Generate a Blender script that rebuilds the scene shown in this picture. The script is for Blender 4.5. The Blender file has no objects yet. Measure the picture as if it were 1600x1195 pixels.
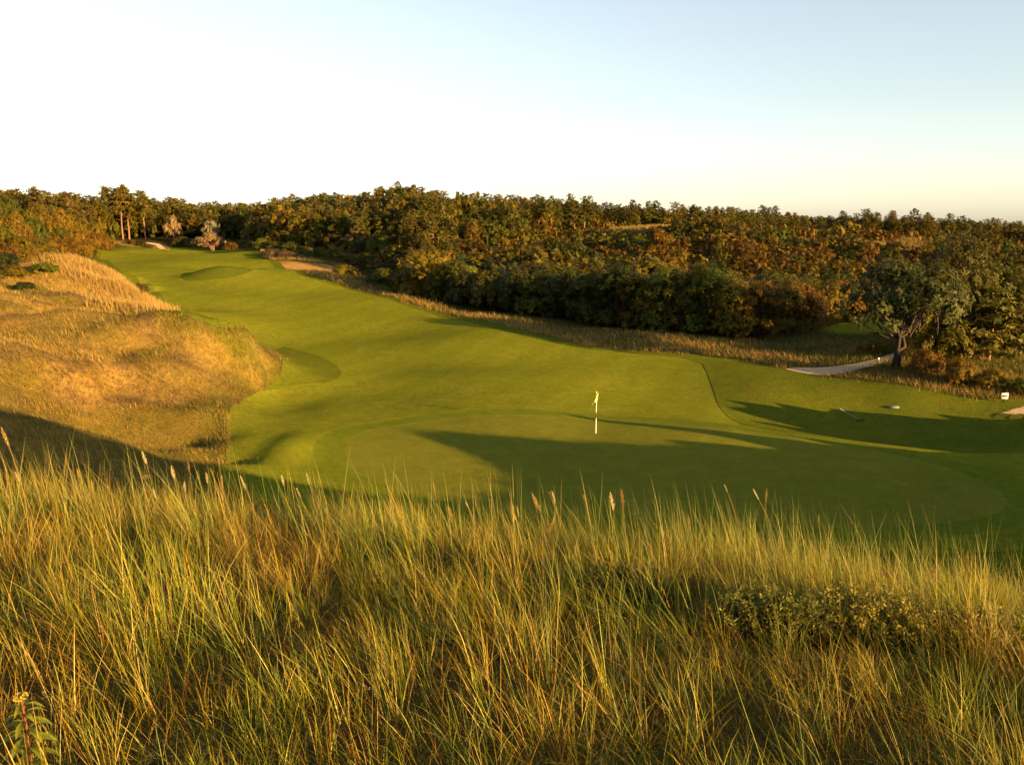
import bpy, math, random
import numpy as np
from mathutils import Vector
from mathutils.geometry import delaunay_2d_cdt

R = math.radians
sc = bpy.context.scene
COL = sc.collection
rng = np.random.RandomState(7)
random.seed(7)

# ---------------------------------------------------------------- camera, sky, sun
ZC = 14.0                         # camera height above datum; all "h" values below are relative to the camera
PITCH = R(10.3)
F = 1357.0                        # focal length in pixels of the 1600 x 1195 photograph
cam_d = bpy.data.cameras.new('camera')
cam = bpy.data.objects.new('camera', cam_d)
COL.objects.link(cam)
cam.location = (0, 0, ZC)
cam.rotation_euler = (R(90) - PITCH, 0, 0)
cam_d.sensor_width = 36.0
cam_d.lens = 36.0 * F / 1600.0
cam_d.clip_start = 0.05
cam_d.clip_end = 9000
sc.camera = cam

SUN_EL = R(9.0)
SUN_AZ = R(126.0)                 # clockwise from the view direction (+Y): behind the camera's right shoulder
world = bpy.data.worlds.new('World')
sc.world = world
world.use_nodes = True
wn = world.node_tree.nodes
wl = world.node_tree.links
bg = wn['Background']
sky = wn.new('ShaderNodeTexSky')
sky.sky_type = 'NISHITA'
sky.sun_disc = False
sky.sun_elevation = SUN_EL
sky.sun_rotation = SUN_AZ
sky.altitude = 0
sky.air_density = 0.9
sky.dust_density = 0.75
sky.ozone_density = 0.8
hs = wn.new('ShaderNodeHueSaturation')
hs.inputs['Saturation'].default_value = 0.60
wl.new(sky.outputs[0], hs.inputs['Color'])
wl.new(hs.outputs[0], bg.inputs[0])
bg.inputs[1].default_value = 0.068

sun_d = bpy.data.lights.new('sun', 'SUN')
sun_d.energy = 5.0
sun_d.angle = R(0.5)
sun_d.color = (1.0, 0.60, 0.20)
sun = bpy.data.objects.new('sun', sun_d)
COL.objects.link(sun)
to_sun = Vector((math.sin(SUN_AZ) * math.cos(SUN_EL), math.cos(SUN_AZ) * math.cos(SUN_EL), math.sin(SUN_EL)))
sun.rotation_euler = to_sun.to_track_quat('Z', 'Y').to_euler()
sun.location = to_sun * 200 + Vector((0, 0, ZC))

sc.view_settings.view_transform = 'Standard'
sc.view_settings.look = 'None'
sc.view_settings.exposure = 2.1
sc.view_settings.gamma = 1.0
sc.cycles.max_bounces = 5
sc.cycles.diffuse_bounces = 3
sc.cycles.transmission_bounces = 3
sc.cycles.use_adaptive_sampling = True
sc.cycles.adaptive_threshold = 0.02

# ---------------------------------------------------------------- helpers
CP, SP = math.cos(PITCH), math.sin(PITCH)


def ray(u, v):
    r, up = (u - 800.0) / F, (597.5 - v) / F
    return np.array([r, CP + up * SP, -SP + up * CP])


def p_drop(u, v, h):              # point on that line of sight at height h (relative to the camera)
    d = ray(u, v)
    t = h / d[2]
    return d * t


def p_dist(u, v, Y):
    d = ray(u, v)
    return d * (Y / d[1])


def p_uyz(u, Y, h):
    return np.array([(u - 800.0) / F * (Y * CP - h * SP), Y, h])


def sines(x, y, lam, seed, n=6):
    g = np.random.RandomState(seed)
    out = np.zeros_like(x, dtype=float)
    for i in range(n):
        a = g.uniform(0, math.pi * 2)
        k = 2 * math.pi / (lam * g.uniform(0.7, 1.5))
        out += np.sin(k * (x * math.cos(a) + y * math.sin(a)) + g.uniform(0, 6.28))
    return out / math.sqrt(n)


def smooth(a, b, t):
    t = np.clip((t - a) / (b - a), 0, 1)
    return t * t * (3 - 2 * t)


# ---------------------------------------------------------------- shape of the land: control points read as distances and heights
CPTS = []
for x, y, h in [
    # the dune the camera stands on
    (0, 0, -1.75), (-6, 0, -1.6), (6, 0, -2.0), (0, 4, -2.15), (-4, 4, -1.95), (4, 4, -2.4),
    (0, 8, -3.1), (-4.5, 8, -2.72), (-9, 8, -2.4), (4.5, 7.5, -3.5), (8, 8, -4.3), (0, 12.5, -5.3), (-7, 13, -4.9), (7, 12, -5.8),
    (0, 20, -8.8), (-10, 20, -7.6), (10, 20, -9.2), (0, 28, -11.0), (-9, 29, -10.4), (14, 27, -11.1), (-18, 27, -8.7),
    (0, -12, -1.9), (-20, -6, -1.6), (18, -8, -3.6), (40, -12, -5.0), (-45, 0, -3.0), (0, -45, -4.0), (65, 0, -7.0),
    (50, 40, -10.5), (45, 62, -10.5), (80, 80, -9.5), (-60, 45, -4.0), (-80, 100, -1.0), (30, 20, -9), (24, 30, -11),
]:
    CPTS.append((x, y, h))
for u, v, h in [
    # putting green and its surrounds
    (540, 700, -11.0), (620, 660, -10.95), (640, 720, -11.0), (740, 662, -10.85), (850, 655, -10.8), (931, 678, -10.95), (700, 770, -11.1), (850, 740, -11.15),
    (1000, 750, -11.1), (1000, 662, -10.75), (1130, 672, -10.7), (1250, 688, -10.7), (1420, 705, -10.75), (1600, 722, -10.9),
    (1200, 740, -11.1), (1500, 780, -11.2), (1350, 820, -11.2),
    (1180, 655, -11.5), (1300, 660, -11.9), (1420, 672, -12.0), (1560, 690, -11.9),
    (1180, 610, -10.75), (1300, 612, -10.9), (1420, 630, -11.1), (1290, 580, -10.5), (1220, 578, -10.35), (1380, 572, -10.2), (1500, 612, -10.7), (1590, 638, -11.0),
    # fairway
    (1100, 562, -10.3), (1000, 600, -10.8), (1080, 620, -10.9), (930, 556, -10.2), (800, 600, -10.9), (600, 622, -11.0), (700, 545, -10.0), (500, 640, -11.0), (430, 700, -11.0),
    (450, 570, -10.0), (400, 522, -9.5), (560, 500, -9.2), (700, 492, -9.2), (300, 470, -8.0), (450, 455, -7.6), (250, 440, -7.0), (400, 440, -6.9),
    (420, 420, -6.3), (200, 415, -6.0), (300, 396, -5.0), (385, 396, -5.0), (150, 400, -5.0),
    (500, 430, -6.3), (620, 462, -7.9), (800, 512, -9.5),
    # rough in front of the left dune
    (100, 680, -9.5), (300, 700, -10.5), (0, 660, -8.8), (200, 635, -9.5), (350, 625, -10.2), (420, 600, -10.5), (-150, 640, -7.5),
]:
    CPTS.append(tuple(p_drop(u, v, h)))
for u, v, Y in [
    # left dune, crests and saddles
    (300, 522, 56), (380, 540, 57.5), (432, 562, 59), (200, 520, 58), (100, 515, 56), (0, 518, 53), (200, 575, 50.5), (330, 580, 54), (80, 580, 46),
    (0, 480, 69), (120, 490, 72), (150, 425, 94), (225, 482, 83), (0, 425, 84), (280, 505, 74), (100, 440, 84), (-120, 440, 75), (-150, 520, 50),
    (95, 405, 118), (0, 400, 118), (-100, 380, 110),
    # beyond the far end of the fairway
    (250, 387, 182), (200, 374, 208), (120, 372, 185), (330, 386, 190), (0, 372, 150), (-120, 350, 165),
    # banks right of the far fairway
    (405, 392, 158), (450, 404, 142), (490, 414, 132), (520, 424, 124), (560, 432, 122), (480, 398, 160), (650, 452, 108),
]:
    CPTS.append(tuple(p_dist(u, v, Y)))
for u, Y, h in [
    # saddle behind the front crest of the left dune
    (200, 64, -8.3), (300, 62, -8.9), (100, 63, -7.9), (370, 64, -9.3), (0, 60, -7.2),
    # wooded hillside to the right
    (690, 95, -8.5), (850, 86, -9.3), (1000, 79, -9.7), (1150, 75, -9.9), (1290, 82, -9.0), (1400, 76, -9.6), (1450, 60, -10.2), (1600, 56, -10.6),
    (650, 130, -7.0), (800, 120, -8.0), (1000, 120, -8.8), (1200, 115, -9.2), (1400, 105, -9.4), (1600, 100, -9.4), (1750, 80, -9.6),
    (650, 165, -4.2), (850, 160, -4.4), (1050, 160, -5.2), (1250, 160, -5.9), (1500, 155, -6.9), (1700, 150, -7.0),
    (400, 205, -3.4), (600, 200, -2.0), (800, 200, -2.4), (1000, 200, -3.2), (1200, 205, -4.2), (1450, 215, -5.4), (1650, 220, -6.2),
    (0, 240, -3.0), (250, 245, -2.4), (450, 240, -1.2), (650, 240, -0.2), (850, 250, -0.8), (1050, 255, -2.0), (1300, 265, -3.6), (1600, 290, -5.4),
    (-200, 220, -2.0), (200, 330, -4.0), (600, 330, -3.0), (1000, 340, -4.0), (1500, 360, -6.4), (-300, 320, -4), (2000, 320, -7), (2000, 180, -8),
]:
    CPTS.append(tuple(p_uyz(u, Y, h)))
CPTS = np.array(CPTS)


def _tps(d2):
    return np.where(d2 > 1e-12, 0.5 * d2 * np.log(np.maximum(d2, 1e-12)), 0.0)


def warp(x, y):                   # compress distance so near and far controls are weighted alike
    r = np.hypot(x, y)
    k = np.log1p(r / 25.0) / np.maximum(r, 1e-6)
    k = np.where(r < 1e-6, 1 / 25.0, k)
    return x * k, y * k


_n = len(CPTS)
_cx, _cy = warp(CPTS[:, 0], CPTS[:, 1])
_A = np.zeros((_n + 3, _n + 3))
_A[:_n, :_n] = _tps((_cx[:, None] - _cx[None]) ** 2 + (_cy[:, None] - _cy[None]) ** 2) + np.eye(_n) * 2e-4
_A[:_n, _n] = 1; _A[:_n, _n + 1] = _cx; _A[:_n, _n + 2] = _cy
_A[_n:, :_n] = _A[:_n, _n:].T
_W = np.linalg.solve(_A, np.concatenate([CPTS[:, 2], np.zeros(3)]))

LX, LY = -math.sin(SUN_AZ), -math.cos(SUN_AZ)     # way the light travels over the ground
NX, NY = LY, -LX                                  # across it
if NY < 0:
    NX, NY = -NX, -NY
# unseen dune ridge right of the camera, crest shaped for the shadows it throws: (offset across the light, height)
RIDGE = np.array([(8, -5.0), (12, -3.2), (14, -1.6), (16, -0.7), (18.0, -0.9), (20.0, -2.6), (22.2, -4.4), (24.1, -5.6), (26, -6.3), (28.1, -6.4), (31.1, -5.5), (33.4, -4.1), (34.2, -4.3),
                  (36, -5.3), (37.6, -6.2), (38.6, -6.6), (39.2, -6.4), (40.0, -7.2), (41.0, -7.5), (41.3, -5.4), (41.8, -5.7), (42.2, -7.8), (43.0, -8.0), (43.4, -7.4), (43.9, -8.6),
                  (46.2, -9.4), (47.2, -10.0), (48.6, -8.3), (50, -8.9), (51, -7.9), (53, -7.9), (55.5, -9.4), (58, -11)])
SHADE_RIDGE_X = ((8, 13), (17, 14), (24, 20), (32, 29), (46, 31), (58, 35))
MOUND = None


def height(x, y, chunk=40000):    # height relative to the camera
    x = np.atleast_1d(np.asarray(x, float)); y = np.atleast_1d(np.asarray(y, float))
    out = np.empty_like(x)
    for s in range(0, len(x), chunk):
        X, Y = x[s:s + chunk], y[s:s + chunk]
        wx, wy = warp(X, Y)
        z = _tps((wx[:, None] - _cx[None]) ** 2 + (wy[:, None] - _cy[None]) ** 2) @ _W[:_n]
        z += _W[_n] + _W[_n + 1] * wx + _W[_n + 2] * wy
        r = np.hypot(X, Y)
        back = smooth(10, -60, Y) * smooth(20, 90, r)
        z = z * (1 - back) + back * (-6.0)
        side = smooth(70, 160, np.abs(X) - 0.8 * np.maximum(Y, 0))
        z = z * (1 - side) + side * -9.0
        far = smooth(330, 480, r)
        z = z * (1 - far) + far * (-9.0)
        z = np.clip(z, -14, 4)
        # gentle roll of the links
        near = smooth(14, 34, Y) * smooth(500, 250, r)
        z += near * (0.10 * sines(X, Y, 13, 11) + 0.16 * sines(X, Y, 27, 12))
        z += smooth(70, 110, Y) * smooth(500, 250, r) * (0.30 * sines(X, Y, 24, 13) + 0.38 * sines(X, Y, 45, 14))
        z += smooth(52, 64, Y) * smooth(150, 110, Y) * 0.17 * sines(0.45 * X, Y, 17, 20)
        # unseen ridge out to the right, raised to cast shadow over the green
        c = X * NX + Y * NY
        top = np.interp(c, RIDGE[:, 0], RIDGE[:, 1])
        top = top + 0.10 * np.sin(c * 7.3) + 0.07 * np.sin(c * 13.1 + 1) + smooth(46, 48, c) * (0.35 * np.sin(c * 4.1) + 0.22 * np.sin(c * 9.7))
        xr = np.interp(c, [k[0] for k in SHADE_RIDGE_X], [k[1] for k in SHADE_RIDGE_X])
        w = np.exp(-((X - xr) / np.interp(c, [14, 26, 40], [3.2, 3.8, 4.6])) ** 2) * smooth(6, 13, c) * smooth(62, 57, c)
        dune = smooth(0, 5, -(10 + 0.5 * (Y - 40)) - X) * smooth(31, 37, Y) * smooth(130, 95, Y)
        z += dune * (0.60 * sines(X, Y, 12, 17) + 0.32 * sines(X, Y, 6.5, 15) + 0.12 * sines(X, Y, 3.2, 16))
        hill = smooth(96, 125, Y) * smooth(4, 22, X + 14 + 0.42 * (Y - 100)) * smooth(420, 330, r)
        z += hill * (1.3 * sines(X, Y, 38, 18) + 0.7 * sines(X, Y, 20, 19))
        z = np.maximum(z, z * (1 - w) + w * top)
        out[s:s + chunk] = z
    for pts, amp, dip in ((_crest, 1.15, 0.85), (_crest2, 0.8, 0.5)):
        k = (x > pts[:, 0].min() - 14) & (x < pts[:, 0].max() + 10) & (y > pts[:, 1].min() - 12) & (y < pts[:, 1].max() + 12)
        if k.any():
            r, sd, al = line_dist(pts, x[k], y[k])
            rs = r * sd                                # positive on the far side
            end = smooth(len(pts) - 1.0, len(pts) - 1.9, al)
            out[k] += end * (amp * np.exp(-(rs / 2.0) ** 2) - dip * np.exp(-((rs - 4.2) / 2.2) ** 2))
    if MOUND is not None:
        for mx, my, rx, ry, hh in MOUND:
            d = ((x - mx) / rx) ** 2 + ((y - my) / ry) ** 2
            out += hh * np.exp(-d * 1.4)
    return out


_crest = np.array([p_dist(u, v, Y)[:2] for u, v, Y in ((-80, 515, 54), (0, 518, 54), (100, 517, 56.5), (200, 521, 58), (300, 524, 57), (380, 541, 58), (425, 558, 59))])
_crest2 = np.array([p_dist(u, v, Y)[:2] for u, v, Y in ((0, 432, 84), (100, 432, 88), (160, 440, 92), (215, 474, 85), (245, 492, 80))])


def line_dist(pts, x, y):
    best = np.full(len(x), 1e9); side = np.zeros(len(x)); along = np.zeros(len(x))
    for i in range(len(pts) - 1):
        a, b = pts[i], pts[i + 1]
        d = b - a; L2 = (d ** 2).sum()
        t = np.clip(((x - a[0]) * d[0] + (y - a[1]) * d[1]) / L2, 0, 1)
        ex, ey = x - a[0] - t * d[0], y - a[1] - t * d[1]
        r = np.hypot(ex, ey)
        k = r < best
        best = np.where(k, r, best); side = np.where(k, np.sign(ex * -d[1] + ey * d[0]), side); along = np.where(k, i + t, along)
    return best, side, along


def hit(u, v, y0=16.0):           # where a line of sight meets the land (starting beyond the near dune)
    d = ray(u, v)
    ts = np.concatenate([np.arange(y0, 130, 0.25), np.arange(130, 420, 1.0)]) / d[1]
    g = height(d[0] * ts, d[1] * ts)
    below = np.nonzero(d[2] * ts < g)[0]
    t = ts[below[0]] if len(below) else ts[-1]
    return np.array([d[0] * t, d[1] * t])


_m = hit(335, 436)
_k = hit(452, 706)  # low bump added so that its left side falls in shade
MOUND = [(_m[0], _m[1] + 1.5, 4.6, 4.0, 1.25), (_k[0], _k[1], 1.3, 3.2, 0.42)]


def gz(x, y):
    return height(x, y) + ZC


def at(u, Y):                     # ground point in the direction of column u at distance Y
    h = -8.0
    for _ in range(3):
        p = p_uyz(u, Y, h)
        h = float(height(p[0], Y)[0])
    return np.array([p[0], Y, h + ZC])


for _u, _Y, _rx, _ry, _h in ((1035, 196, 14, 6, 3.4), (1408, 186, 9, 6, 2.2), (1594, 120, 6, 5, 1.6)):
    _p = at(_u, _Y)
    MOUND.append((_p[0], _p[1], _rx, _ry, _h))


def inside(poly, x, y):
    poly = np.asarray(poly)
    c = np.zeros(len(x), bool)
    j = len(poly) - 1
    for i in range(len(poly)):
        xi, yi = poly[i]; xj, yj = poly[j]
        with np.errstate(divide='ignore', invalid='ignore'):
            k = ((yi > y) != (yj > y)) & (x < (xj - xi) * (y - yi) / (yj - yi) + xi)
        c ^= k
        j = i
    return c


def rounded(poly, step, it=2):    # Chaikin corner cutting, then even resampling
    p = np.asarray(poly, float)
    for _ in range(it):
        q = np.roll(p, -1, 0)
        p = np.stack([p * .75 + q * .25, p * .25 + q * .75], 1).reshape(-1, 2)
    q = np.vstack([p, p[:1]])
    L = np.concatenate([[0], np.cumsum(np.hypot(*np.diff(q, axis=0).T))])
    n = max(8, int(L[-1] / step))
    s = np.linspace(0, L[-1], n, endpoint=False)
    return np.stack([np.interp(s, L, q[:, 0]), np.interp(s, L, q[:, 1])], 1)


def make_mesh(name, verts, faces, mats, col=None, smooth_shade=False, fmat=None):
    """faces: list of integer arrays, (n,3) or (n,4)."""
    me = bpy.data.meshes.new(name)
    verts = np.asarray(verts, np.float32)
    me.vertices.add(len(verts))
    me.vertices.foreach_set('co', verts.ravel())
    loops = np.concatenate([f.ravel() for f in faces]).astype(np.int32)
    tot = np.concatenate([np.full(len(f), f.shape[1]) for f in faces]).astype(np.int32)
    start = np.concatenate([[0], np.cumsum(tot)[:-1]]).astype(np.int32)
    me.loops.add(len(loops))
    me.loops.foreach_set('vertex_index', loops)
    me.polygons.add(len(tot))
    me.polygons.foreach_set('loop_start', start)
    me.polygons.foreach_set('loop_total', tot)
    if smooth_shade:
        me.polygons.foreach_set('use_smooth', np.ones(len(tot), bool))
    for m in (mats if isinstance(mats, (list, tuple)) else [mats]):
        me.materials.append(m)
    if fmat is not None:
        me.polygons.foreach_set('material_index', np.asarray(fmat, np.int32))
    if col is not None:
        a = me.color_attributes.new('col', 'FLOAT_COLOR', 'POINT')
        c4 = np.ones((len(verts), 4), np.float32)
        c4[:, :3] = col
        a.data.foreach_set('color', c4.ravel())
    me.update(calc_edges=True)
    me.validate()
    return me


def link(name, me, parent=None, label=None, cat=None, group=None, kind=None, loc=None):
    o = bpy.data.objects.new(name, me)
    COL.objects.link(o)
    if parent is not None:
        o.parent = parent
    if loc is not None:
        o.location = loc
    if label: o['label'] = label
    if cat: o['category'] = cat
    if group: o['group'] = group
    if kind: o['kind'] = kind
    return o


# ---------------------------------------------------------------- materials
def new_mat(name):
    m = bpy.data.materials.new(name)
    m.use_nodes = True
    nt = m.node_tree
    nt.nodes.clear()
    out = nt.nodes.new('ShaderNodeOutputMaterial')
    return m, nt, out


def nd(nt, t, **kw):
    n = nt.nodes.new(t)
    for k, v in kw.items():
        setattr(n, k, v)
    return n


def mixrgb(nt, a, b, fac, mode='MIX'):
    n = nd(nt, 'ShaderNodeMix', data_type='RGBA', blend_type=mode)
    for key, val in ((0, fac), (6, a), (7, b)):
        if isinstance(val, (int, float)):
            n.inputs[key].default_value = val
        elif isinstance(val, tuple):
            n.inputs[key].default_value = (*val, 1)
        else:
            nt.links.new(val, n.inputs[key])
    return n.outputs[2]


def noise(nt, scale, detail=3, rough=0.55, vec=None):
    n = nd(nt, 'ShaderNodeTexNoise')
    n.inputs['Scale'].default_value = scale
    n.inputs['Detail'].default_value = detail
    n.inputs['Roughness'].default_value = rough
    if vec is None:
        g = nd(nt, 'ShaderNodeNewGeometry')
        vec = g.outputs['Position']
    nt.links.new(vec, n.inputs['Vector'])
    return n.outputs[0]


def ramp(nt, f, a, b):
    n = nd(nt, 'ShaderNodeMapRange')
    n.inputs[1].default_value = a
    n.inputs[2].default_value = b
    nt.links.new(f, n.inputs[0])
    return n.outputs[0]


def leaf_mat(name, transl=0.34, spec=0.25, rough=0.55, use_obj=True):
    m, nt, out = new_mat(name)
    at_ = nd(nt, 'ShaderNodeAttribute', attribute_name='col')
    c = at_.outputs[0]
    if use_obj:
        oi = nd(nt, 'ShaderNodeObjectInfo')
        c = mixrgb(nt, c, oi.outputs['Color'], 1.0, 'MULTIPLY')
    p = nd(nt, 'ShaderNodeBsdfPrincipled')
    nt.links.new(c, p.inputs['Base Color'])
    p.inputs['Roughness'].default_value = rough
    p.inputs['Specular IOR Level'].default_value = spec
    if transl > 0:
        t = nd(nt, 'ShaderNodeBsdfTranslucent')
        nt.links.new(c, t.inputs[0])
        mx = nd(nt, 'ShaderNodeMixShader')
        mx.inputs[0].default_value = transl
        nt.links.new(p.outputs[0], mx.inputs[1])
        nt.links.new(t.outputs[0], mx.inputs[2])
        nt.links.new(mx.outputs[0], out.inputs[0])
    else:
        nt.links.new(p.outputs[0], out.inputs[0])
    return m


def turf_mat(name, c1, c2, c3, bump=0.06, fine=26.0, big=0.16, stripes=None, dry=None):
    m, nt, out = new_mat(name)
    f1 = ramp(nt, noise(nt, big, 4), 0.35, 0.65)
    c = mixrgb(nt, c1, c2, f1)
    f2 = ramp(nt, noise(nt, 3.1, 5, 0.65), 0.38, 0.68)
    c = mixrgb(nt, c, c3, f2)
    f3 = ramp(nt, noise(nt, fine, 3, 0.7), 0.25, 0.75)
    hv = mixrgb(nt, (0.70, 0.70, 0.70), (1.25, 1.25, 1.25), f3)
    c = mixrgb(nt, c, hv, 1.0, 'MULTIPLY')
    f5 = ramp(nt, noise(nt, 0.9, 7, 0.75), 0.3, 0.7)
    c = mixrgb(nt, c, mixrgb(nt, (0.84, 0.86, 0.86), (1.14, 1.12, 1.12), f5), 1.0, 'MULTIPLY')
    if dry is not None:
        f4 = ramp(nt, noise(nt, 0.55, 6, 0.7), 0.56, 0.74)
        c = mixrgb(nt, c, dry, f4)
    if stripes is not None:
        w, amt, ang = stripes
        g = nd(nt, 'ShaderNodeNewGeometry')
        mp = nd(nt, 'ShaderNodeMapping')
        mp.inputs['Rotation'].default_value = (0, 0, ang)
        nt.links.new(g.outputs['Position'], mp.inputs[0])
        wv = nd(nt, 'ShaderNodeTexWave')
        wv.inputs['Scale'].default_value = w
        wv.inputs['Distortion'].default_value = 1.2
        wv.inputs['Detail'].default_value = 1
        nt.links.new(mp.outputs[0], wv.inputs[0])
        sv = mixrgb(nt, (1 - amt,) * 3, (1 + amt,) * 3, ramp(nt, wv.outputs[1], 0.3, 0.7))
        c = mixrgb(nt, c, sv, 1.0, 'MULTIPLY')
    p = nd(nt, 'ShaderNodeBsdfPrincipled')
    nt.links.new(c, p.inputs['Base Color'])
    p.inputs['Roughness'].default_value = 0.85
    p.inputs['Specular IOR Level'].default_value = 0.0
    b = nd(nt, 'ShaderNodeBump')
    b.inputs['Strength'].default_value = 1.0
    b.inputs['Distance'].default_value = bump
    nt.links.new(noise(nt, fine, 2, 0.6), b.inputs['Height'])
    nt.links.new(b.outputs[0], p.inputs['Normal'])
    nt.links.new(p.outputs[0], out.inputs[0])
    return m


def plain_mat(name, c1, c2, scale=8.0, rough=0.7, bump=0.0, spec=0.2):
    m, nt, out = new_mat(name)
    f = ramp(nt, noise(nt, scale, 4, 0.6), 0.3, 0.7)
    c = mixrgb(nt, c1, c2, f)
    p = nd(nt, 'ShaderNodeBsdfPrincipled')
    nt.links.new(c, p.inputs['Base Color'])
    p.inputs['Roughness'].default_value = rough
    p.inputs['Specular IOR Level'].default_value = spec
    if bump > 0:
        b = nd(nt, 'ShaderNodeBump')
        b.inputs['Distance'].default_value = bump
        nt.links.new(noise(nt, scale * 2, 3), b.inputs['Height'])
        nt.links.new(b.outputs[0], p.inputs['Normal'])
    nt.links.new(p.outputs[0], out.inputs[0])
    return m


def ground_mat():
    m, nt, out = new_mat('dune_ground')
    a = nd(nt, 'ShaderNodeAttribute', attribute_name='col')
    f = ramp(nt, noise(nt, 1.3, 6, 0.7), 0.3, 0.7)
    k = mixrgb(nt, (0.6, 0.6, 0.6), (1.3, 1.25, 1.2), f)
    c = mixrgb(nt, a.outputs[0], k, 1.0, 'MULTIPLY')
    f = ramp(nt, noise(nt, 14, 4, 0.7), 0.3, 0.7)
    k = mixrgb(nt, (0.65, 0.65, 0.65), (1.25, 1.25, 1.25), f)
    c = mixrgb(nt, c, k, 1.0, 'MULTIPLY')
    p = nd(nt, 'ShaderNodeBsdfPrincipled')
    nt.links.new(c, p.inputs['Base Color'])
    p.inputs['Roughness'].default_value = 0.9
    p.inputs['Specular IOR Level'].default_value = 0.0
    b = nd(nt, 'ShaderNodeBump')
    b.inputs['Distance'].default_value = 0.12
    nt.links.new(noise(nt, 9, 4, 0.65), b.inputs['Height'])
    nt.links.new(b.outputs[0], p.inputs['Normal'])
    nt.links.new(p.outputs[0], out.inputs[0])
    return m


M_GROUND = ground_mat()
M_FAIR = turf_mat('fairway_turf', (0.148, 0.158, 0.013), (0.188, 0.184, 0.016), (0.112, 0.136, 0.012), 0.08, 18, 0.12, (0.10, 0.03, 0.45))
M_SEMI = turf_mat('semi_rough_turf', (0.096, 0.112, 0.011), (0.126, 0.128, 0.012), (0.074, 0.097, 0.010), 0.10, 14, 0.2, None, (0.11, 0.085, 0.012))
M_GREEN = turf_mat('putting_green_turf', (0.146, 0.148, 0.017), (0.166, 0.156, 0.019), (0.126, 0.138, 0.016), 0.025, 40, 0.25)
M_APRON = turf_mat('apron_turf', (0.118, 0.142, 0.013), (0.140, 0.154, 0.014), (0.098, 0.128, 0.012), 0.045, 30, 0.2)
M_SAND = plain_mat('path_sand', (0.40, 0.27, 0.16), (0.54, 0.38, 0.235), 5, 0.95, 0.03, 0.1)
M_LEAF = leaf_mat('leaves', 0.34, 0.12)
M_GRASS = leaf_mat('grass_blades', 0.35, 0.10, 0.5, False)
M_BARK = plain_mat('bark', (0.022, 0.016, 0.012), (0.050, 0.036, 0.025), 12, 0.9, 0.02)
M_PBARK = plain_mat('pine_bark', (0.12, 0.065, 0.04), (0.20, 0.11, 0.07), 8, 0.9, 0.02)

# ---------------------------------------------------------------- zones of the course, as world outlines
def outline(pix):
    return [tuple(hit(u, v)) for u, v in pix]


fair_poly = rounded(
    outline([(130, 401), (190, 391), (250, 389.5), (340, 389), (380, 392), (400, 402), (425, 412), (460, 428), (500, 440), (555, 455), (610, 471), (690, 494), (790, 520), (900, 545),
             (1000, 555), (1092, 562), (1112, 600), (1126, 646)])
    + [(13.5, 47.2), (17.5, 44.6), (24, 41.2), (34, 38.5), (34, 29), (16, 28.6), (3, 29.2), (-5, 31.2), (-12.2, 34.0)]
    + outline([(356, 702), (352, 664), (370, 628), (416, 607), (468, 604), (518, 601), (537, 588), (524, 569), (480, 551), (432, 538), (385, 524), (330, 503), (266, 468), (206, 432), (160, 404)]), 0.5, 1)
semi_poly = rounded(
    outline([(100, 403), (190, 386), (250, 386.5), (345, 387), (396, 391), (412, 401), (440, 412), (480, 428), (530, 444), (575, 455), (630, 470), (720, 493), (810, 515), (920, 540),
             (1010, 549), (1100, 553), (1160, 560), (1225, 577), (1300, 590), (1380, 596), (1450, 610), (1530, 624)])
    + [(36, 53), (40, 44), (40, 26), (16, 26.2), (2, 27.5), (-7, 30), (-11.6, 34.2)]
    + outline([(362, 702), (358, 665), (375, 630), (420, 603), (446, 582), (441, 556), (392, 526), (330, 511), (262, 494), (215, 470), (175, 440), (140, 420)]), 0.5, 1)
green_poly = rounded(
    outline([(538, 700), (552, 682), (600, 667), (700, 654), (850, 650), (1000, 657), (1120, 667)]) + [(16.2, 41.8), (21, 37), (20, 32.5), (12, 30.8), (3, 31.8), (-3.4, 34.6), (-7.6, 38.6)], 0.4, 2)
_gc = green_poly.mean(0)
apron_poly = rounded([(_gc + (p - _gc) * (1 + 1.7 / np.hypot(*(p - _gc)))) for p in green_poly[::6]], 0.4, 1)
mound_poly = np.array([(MOUND[0][0] + 4.3 * math.cos(a), MOUND[0][1] - 0.3 + 3.9 * math.sin(a)) for a in np.linspace(0, 2 * math.pi, 60, endpoint=False)])
path_poly = rounded(outline([(1218, 576), (1300, 574), (1340, 569), (1380, 559), (1400, 552), (1404, 556), (1386, 565), (1346, 578), (1290, 588.5), (1250, 584)]), 0.35, 1)
far_path_poly = rounded(outline([(222, 379.3), (240, 380.2), (254, 383.5), (268, 391), (259, 391), (246, 385), (234, 381.6)]), 0.5, 1)
patch_poly = rounded(outline([(1560, 647), (1584, 640), (1625, 636), (1650, 640), (1610, 648), (1580, 649)]), 0.3, 2)

tee_poly = rounded(outline([(1270, 519), (1300, 508), (1350, 504), (1400, 504), (1440, 506), (1462, 518), (1400, 523), (1320, 524)]), 0.5, 1)
ZONES = [  # outline, name, material, lift; later entries lie within earlier ones
    (semi_poly, 'mown_rough', M_SEMI, 0.055),
    (fair_poly, 'fairway', M_FAIR, 0.04),
    (apron_poly, 'green_apron', M_APRON, 0.035),
    (green_poly, 'putting_green', M_GREEN, 0.03),
    (mound_poly, 'mound_turf', M_SEMI, 0.07),
    (path_poly, 'sand_path', M_SAND, 0.05),
    (far_path_poly, 'far_sand_path', M_SAND, 0.06),
    (patch_poly, 'sand_patch', M_SAND, 0.05),
    (tee_poly, 'tee_turf', M_FAIR, 0.07),
]


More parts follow.
